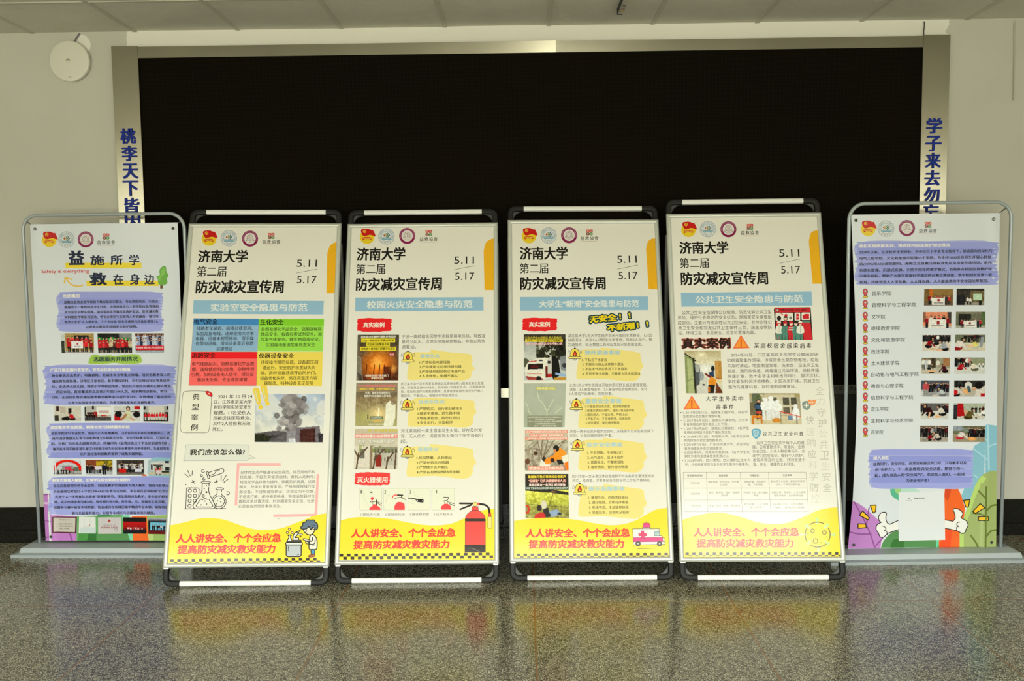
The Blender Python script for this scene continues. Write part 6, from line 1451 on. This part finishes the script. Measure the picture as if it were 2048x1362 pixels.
# ------------------------------------------------------------------ banner stands
def banner_stand(key, label, sheet, holes, warp, dwarp):
    x, y, rz, t, ro, w, h = BANNER[key]
    o, u, v = basis(x, y, rz, 0, 0)
    mw = basemat(o, u, v)
    inv = mw.inverted()
    root = tag(empty('banner_stand', mw), label, 'banner stand', 'upright banner stands at the ends of the row')
    # stepped weighted base
    hl = w / 2 + .108
    bm = bmesh.new()
    lev = [(hl, .120, 0), (hl, .120, .0172), (hl - .034, .089, .021), (hl - .040, .081, .046), (hl - .062, .012, .0545)]
    rings = []
    for a, d, z in lev:
        rings.append([bm.verts.new((sx * a, sy * d, z)) for sx, sy in ((-1, -1), (1, -1), (1, 1), (-1, 1))])
    for p, q in zip(rings, rings[1:]):
        for k in range(4): bm.faces.new((p[k], p[(k + 1) % 4], q[(k + 1) % 4], q[k]))
    bm.faces.new(rings[0][::-1]); bm.faces.new(rings[-1])
    from_bm('base', bm, M['powder'], root)
    R, rt = .085, .0095
    pts = [(-w / 2, 0, .05)] + arc((-w / 2 + R, h - R), R, 180, 90, 10) + arc((w / 2 - R, h - R), R, 90, 0, 10) + [(w / 2, 0, .05)]
    bm = bmesh.new(); sweep(bm, pts, circle_prof(rt, 14))
    from_bm('hoop_tube', bm, M['powder'], root, smooth=True)
    # printed vinyl
    cuts = (np.linspace(-.44, .44, 56), np.arange(.07, 1.9, .025))
    sh = sheet.build('banner_sheet', M['vinyl'], root, depth=0.0, cuts=cuts, warp=warp)
    me = sh.data
    co = np.empty(len(me.vertices) * 3); me.vertices.foreach_get('co', co); co = co.reshape(-1, 3)
    d = dwarp(co[:, 0], co[:, 2])
    nn = np.stack([d[0], -np.ones(len(co)), d[1]], 1); nn /= np.linalg.norm(nn, axis=1)[:, None]
    me.polygons.foreach_set('use_smooth', [True] * len(me.polygons))
    me.normals_split_custom_set_from_vertices([tuple(q) for q in nn])
    # eyelets and the elastic ties at the corners
    for hx, hz, tx, tz, op in holes:
        wy = float(warp(np.array([hx]), np.array([hz]))[0]) - .0055
        bm = bmesh.new()
        n = 18; ra, rb = .0088, .0048
        for (y0, r0), (y1, r1) in (((0, ra), (-.0018, (ra + rb) / 2)), ((-.0018, (ra + rb) / 2), (0.0, rb))):
            A = [bm.verts.new((hx + r0 * math.cos(2 * math.pi * k / n), wy + y0, hz + r0 * math.sin(2 * math.pi * k / n))) for k in range(n)]
            B = [bm.verts.new((hx + r1 * math.cos(2 * math.pi * k / n), wy + y1, hz + r1 * math.sin(2 * math.pi * k / n))) for k in range(n)]
            for k in range(n): bm.faces.new((A[k], A[(k + 1) % n], B[(k + 1) % n], B[k]))
        ey = from_bm('eyelet', bm, M['chrome'], root, smooth=True)
        bm = bmesh.new()
        bm.faces.new([bm.verts.new((hx + rb * math.cos(2 * math.pi * k / n), wy - .0002, hz + rb * math.sin(2 * math.pi * k / n))) for k in range(n)])
        from_bm('eyelet_hole', bm, M['black'] if not op else M['chrome'], ey)
        bm = bmesh.new()
        sweep(bm, [(hx, wy + .009, hz), ((hx + tx) / 2, wy + .010, (hz + tz) / 2 + .004), (tx, -.002, tz)], circle_prof(.0018, 6), up=(0, 1, 0))
        sweep(bm, [(hx, wy + .008, hz + .002), (hx * .3 + tx * .7, wy + .009, hz * .3 + tz * .7 + .006), (tx, .006, tz + .008)], circle_prof(.0016, 6), up=(0, 1, 0))
        from_bm('elastic_tie', bm, M['cord'], root)
    return root

def mk_warp(edge_u, s_edge, amp, ph):
    def f(u, v):
        e = amp * np.exp(-((u - edge_u) / .027) ** 2) * (.55 + .45 * np.cos(v * 2.1 + ph))
        return -e + .0022 * np.sin(u * 9 + v * 2.3 + ph) + .004 * np.sin(v * 1.6 + ph) * np.cos(u * 3.2)
    def g(u, v, h=1e-4):
        return (f(u + h, v) - f(u - h, v)) / (2 * h), (f(u, v + h) - f(u, v - h)) / (2 * h)
    return f, g

wf, wg = mk_warp(-.395, -1, .008, .3)
banner_stand('society', 'grey banner stand at left end with text blocks, group photos and a small green tree', society_sheet(),
             [(-.394, 1.878, -.452, 1.925, 1), (.402, 1.872, .452, 1.918, 0), (-.392, .092, -.463, .070, 0), (.396, .092, .463, .070, 0)], wf, wg)
wf2, wg2 = mk_warp(.350, 1, .008, .8)
banner_stand('training', 'grey banner stand at right end with a list of red map pins and thumbs-up hands', training_sheet(),
             [(-.402, 1.862, -.424, 1.915, 0), (.340, 1.860, .418, 1.925, 1), (-.381, .078, -.434, .062, 0), (.384, .082, .434, .062, 0)], wf2, wg2)

# ------------------------------------------------------------------ wireless access point, cables, ceiling rail
cx, cz = on_wall(139.5, 122.5, -.03)
ap = tag(empty('access_point', Matrix.Translation((cx, 0, cz))), 'round white wireless access point on the wall above the left banner', 'wireless access point')
bm = bmesh.new(); lathe(bm, [(.112, -.001), (.114, -.012), (.113, -.018)], 56)
from_bm('mounting_ring', bm, M['wcable'], ap, smooth=False)
bm = bmesh.new(); lathe(bm, [(.1125, -.018), (.1165, -.022), (.1165, -.034), (.114, -.0385), (.106, -.041), (.055, -.0425), (.001, -.043)], 56)
o_ = from_bm('cover', bm, M['ap'], ap, smooth=True)
o_.data.set_sharp_from_angle(angle=math.radians(35))
bm = bmesh.new()
for k in range(8):
    a = math.radians(8 + k * 23.4); c_, s_ = math.cos(a), math.sin(a)
    base = Vector((-.004 + .0022 * c_, -.0434, .001 + .0022 * s_)); tip = Vector((-.004 + .0135 * c_, -.0434, .001 + .0145 * s_)); nrm = Vector((-s_, 0, c_))
    bm.faces.new([bm.verts.new(q) for q in (base, base.lerp(tip, .6) + nrm * .0016, tip, base.lerp(tip, .6) - nrm * .0016)])
from_bm('petal_emblem', bm, M['grey'], ap)
glyph_mesh('HUAWEI', .0, cx - .004, cz - .0115, .0032, -.0433, .0002, M['grey'], 'wordmark', ap, ap.matrix_world.inverted())
bm = bmesh.new(); add_box(bm, (-.006, -.0432, -.0935), (.010, -.041, -.0915)); from_bm('status_slit', bm, M['grey'], ap)

def cable(name, pts, r, m, label, cat, group=None):
    bm = bmesh.new(); sweep(bm, pts, circle_prof(r, 8), up=(0, 1, .01))
    return tag(from_bm(name, bm, m, None, smooth=True), label, cat, group)
def wp(px, py, y): x, z = on_wall(px, py, y); return (x, y, z)
cable('network_cable', smooth([wp(149.5, 84, -.02), wp(152, 77, -.012), wp(156, 72, -.008), wp(159, 67, -.006)], 4), .0045, M['cable'], 'short grey network cable running from the ceiling to the round access point', 'cable')
cable('hanging_cable', smooth([wp(2029.5, 42, -.006), wp(2029, 52, -.008), wp(2029, 110, -.010), wp(2028, 160, -.010), wp(2027.2, 200, -.010)], 5), .0038, M['wcable'], 'thin cream cable hanging down the wall at far right', 'cable')
cable('loose_wire', smooth([wp(1848.5, 43, -.006), wp(1849, 52, -.012), wp(1847.6, 62, -.012), wp(1847.6, 72, -.01)], 5), .003, M['cord'], 'short dark wire between the ceiling and the right post of the video wall', 'cable')

xr, yr = 3.376, -.345
rail = tag(empty('ceiling_rail', Matrix.Translation((xr, yr, CEIL))), 'narrow grey rail fixed under the ceiling tiles above the video wall', 'rail')
bm = bmesh.new(); add_box(bm, (-.014, -.50, -.030), (.014, 0, -.0005), .002, 1); from_bm('rail_body', bm, M['wcable'], rail)
bm = bmesh.new(); add_box(bm, (-.0165, -.50, -.032), (-.0142, 0, -.0005)); add_box(bm, (-.0165, .0002, -.032), (.0145, .0028, -.0005)); from_bm('edge_trim', bm, M['black'], rail)
for y0, y1, m, nm in ((-.075, -.045, 'yellow', 'yellow_sticker'), (-.125, -.085, 'red', 'red_sticker'), (-.19, -.15, 'tube', 'dark_sticker')):
    bm = bmesh.new(); add_box(bm, (-.006, y0, -.0309), (.0142, y1, -.0299)); from_bm(nm, bm, M[m], rail)

# the writing machine is no longer needed
bpy.data.objects.remove(_fo, do_unlink=True)
bpy.data.curves.remove(_fc)
SC.cycles.use_denoising = True
bpy.context.view_layer.update()
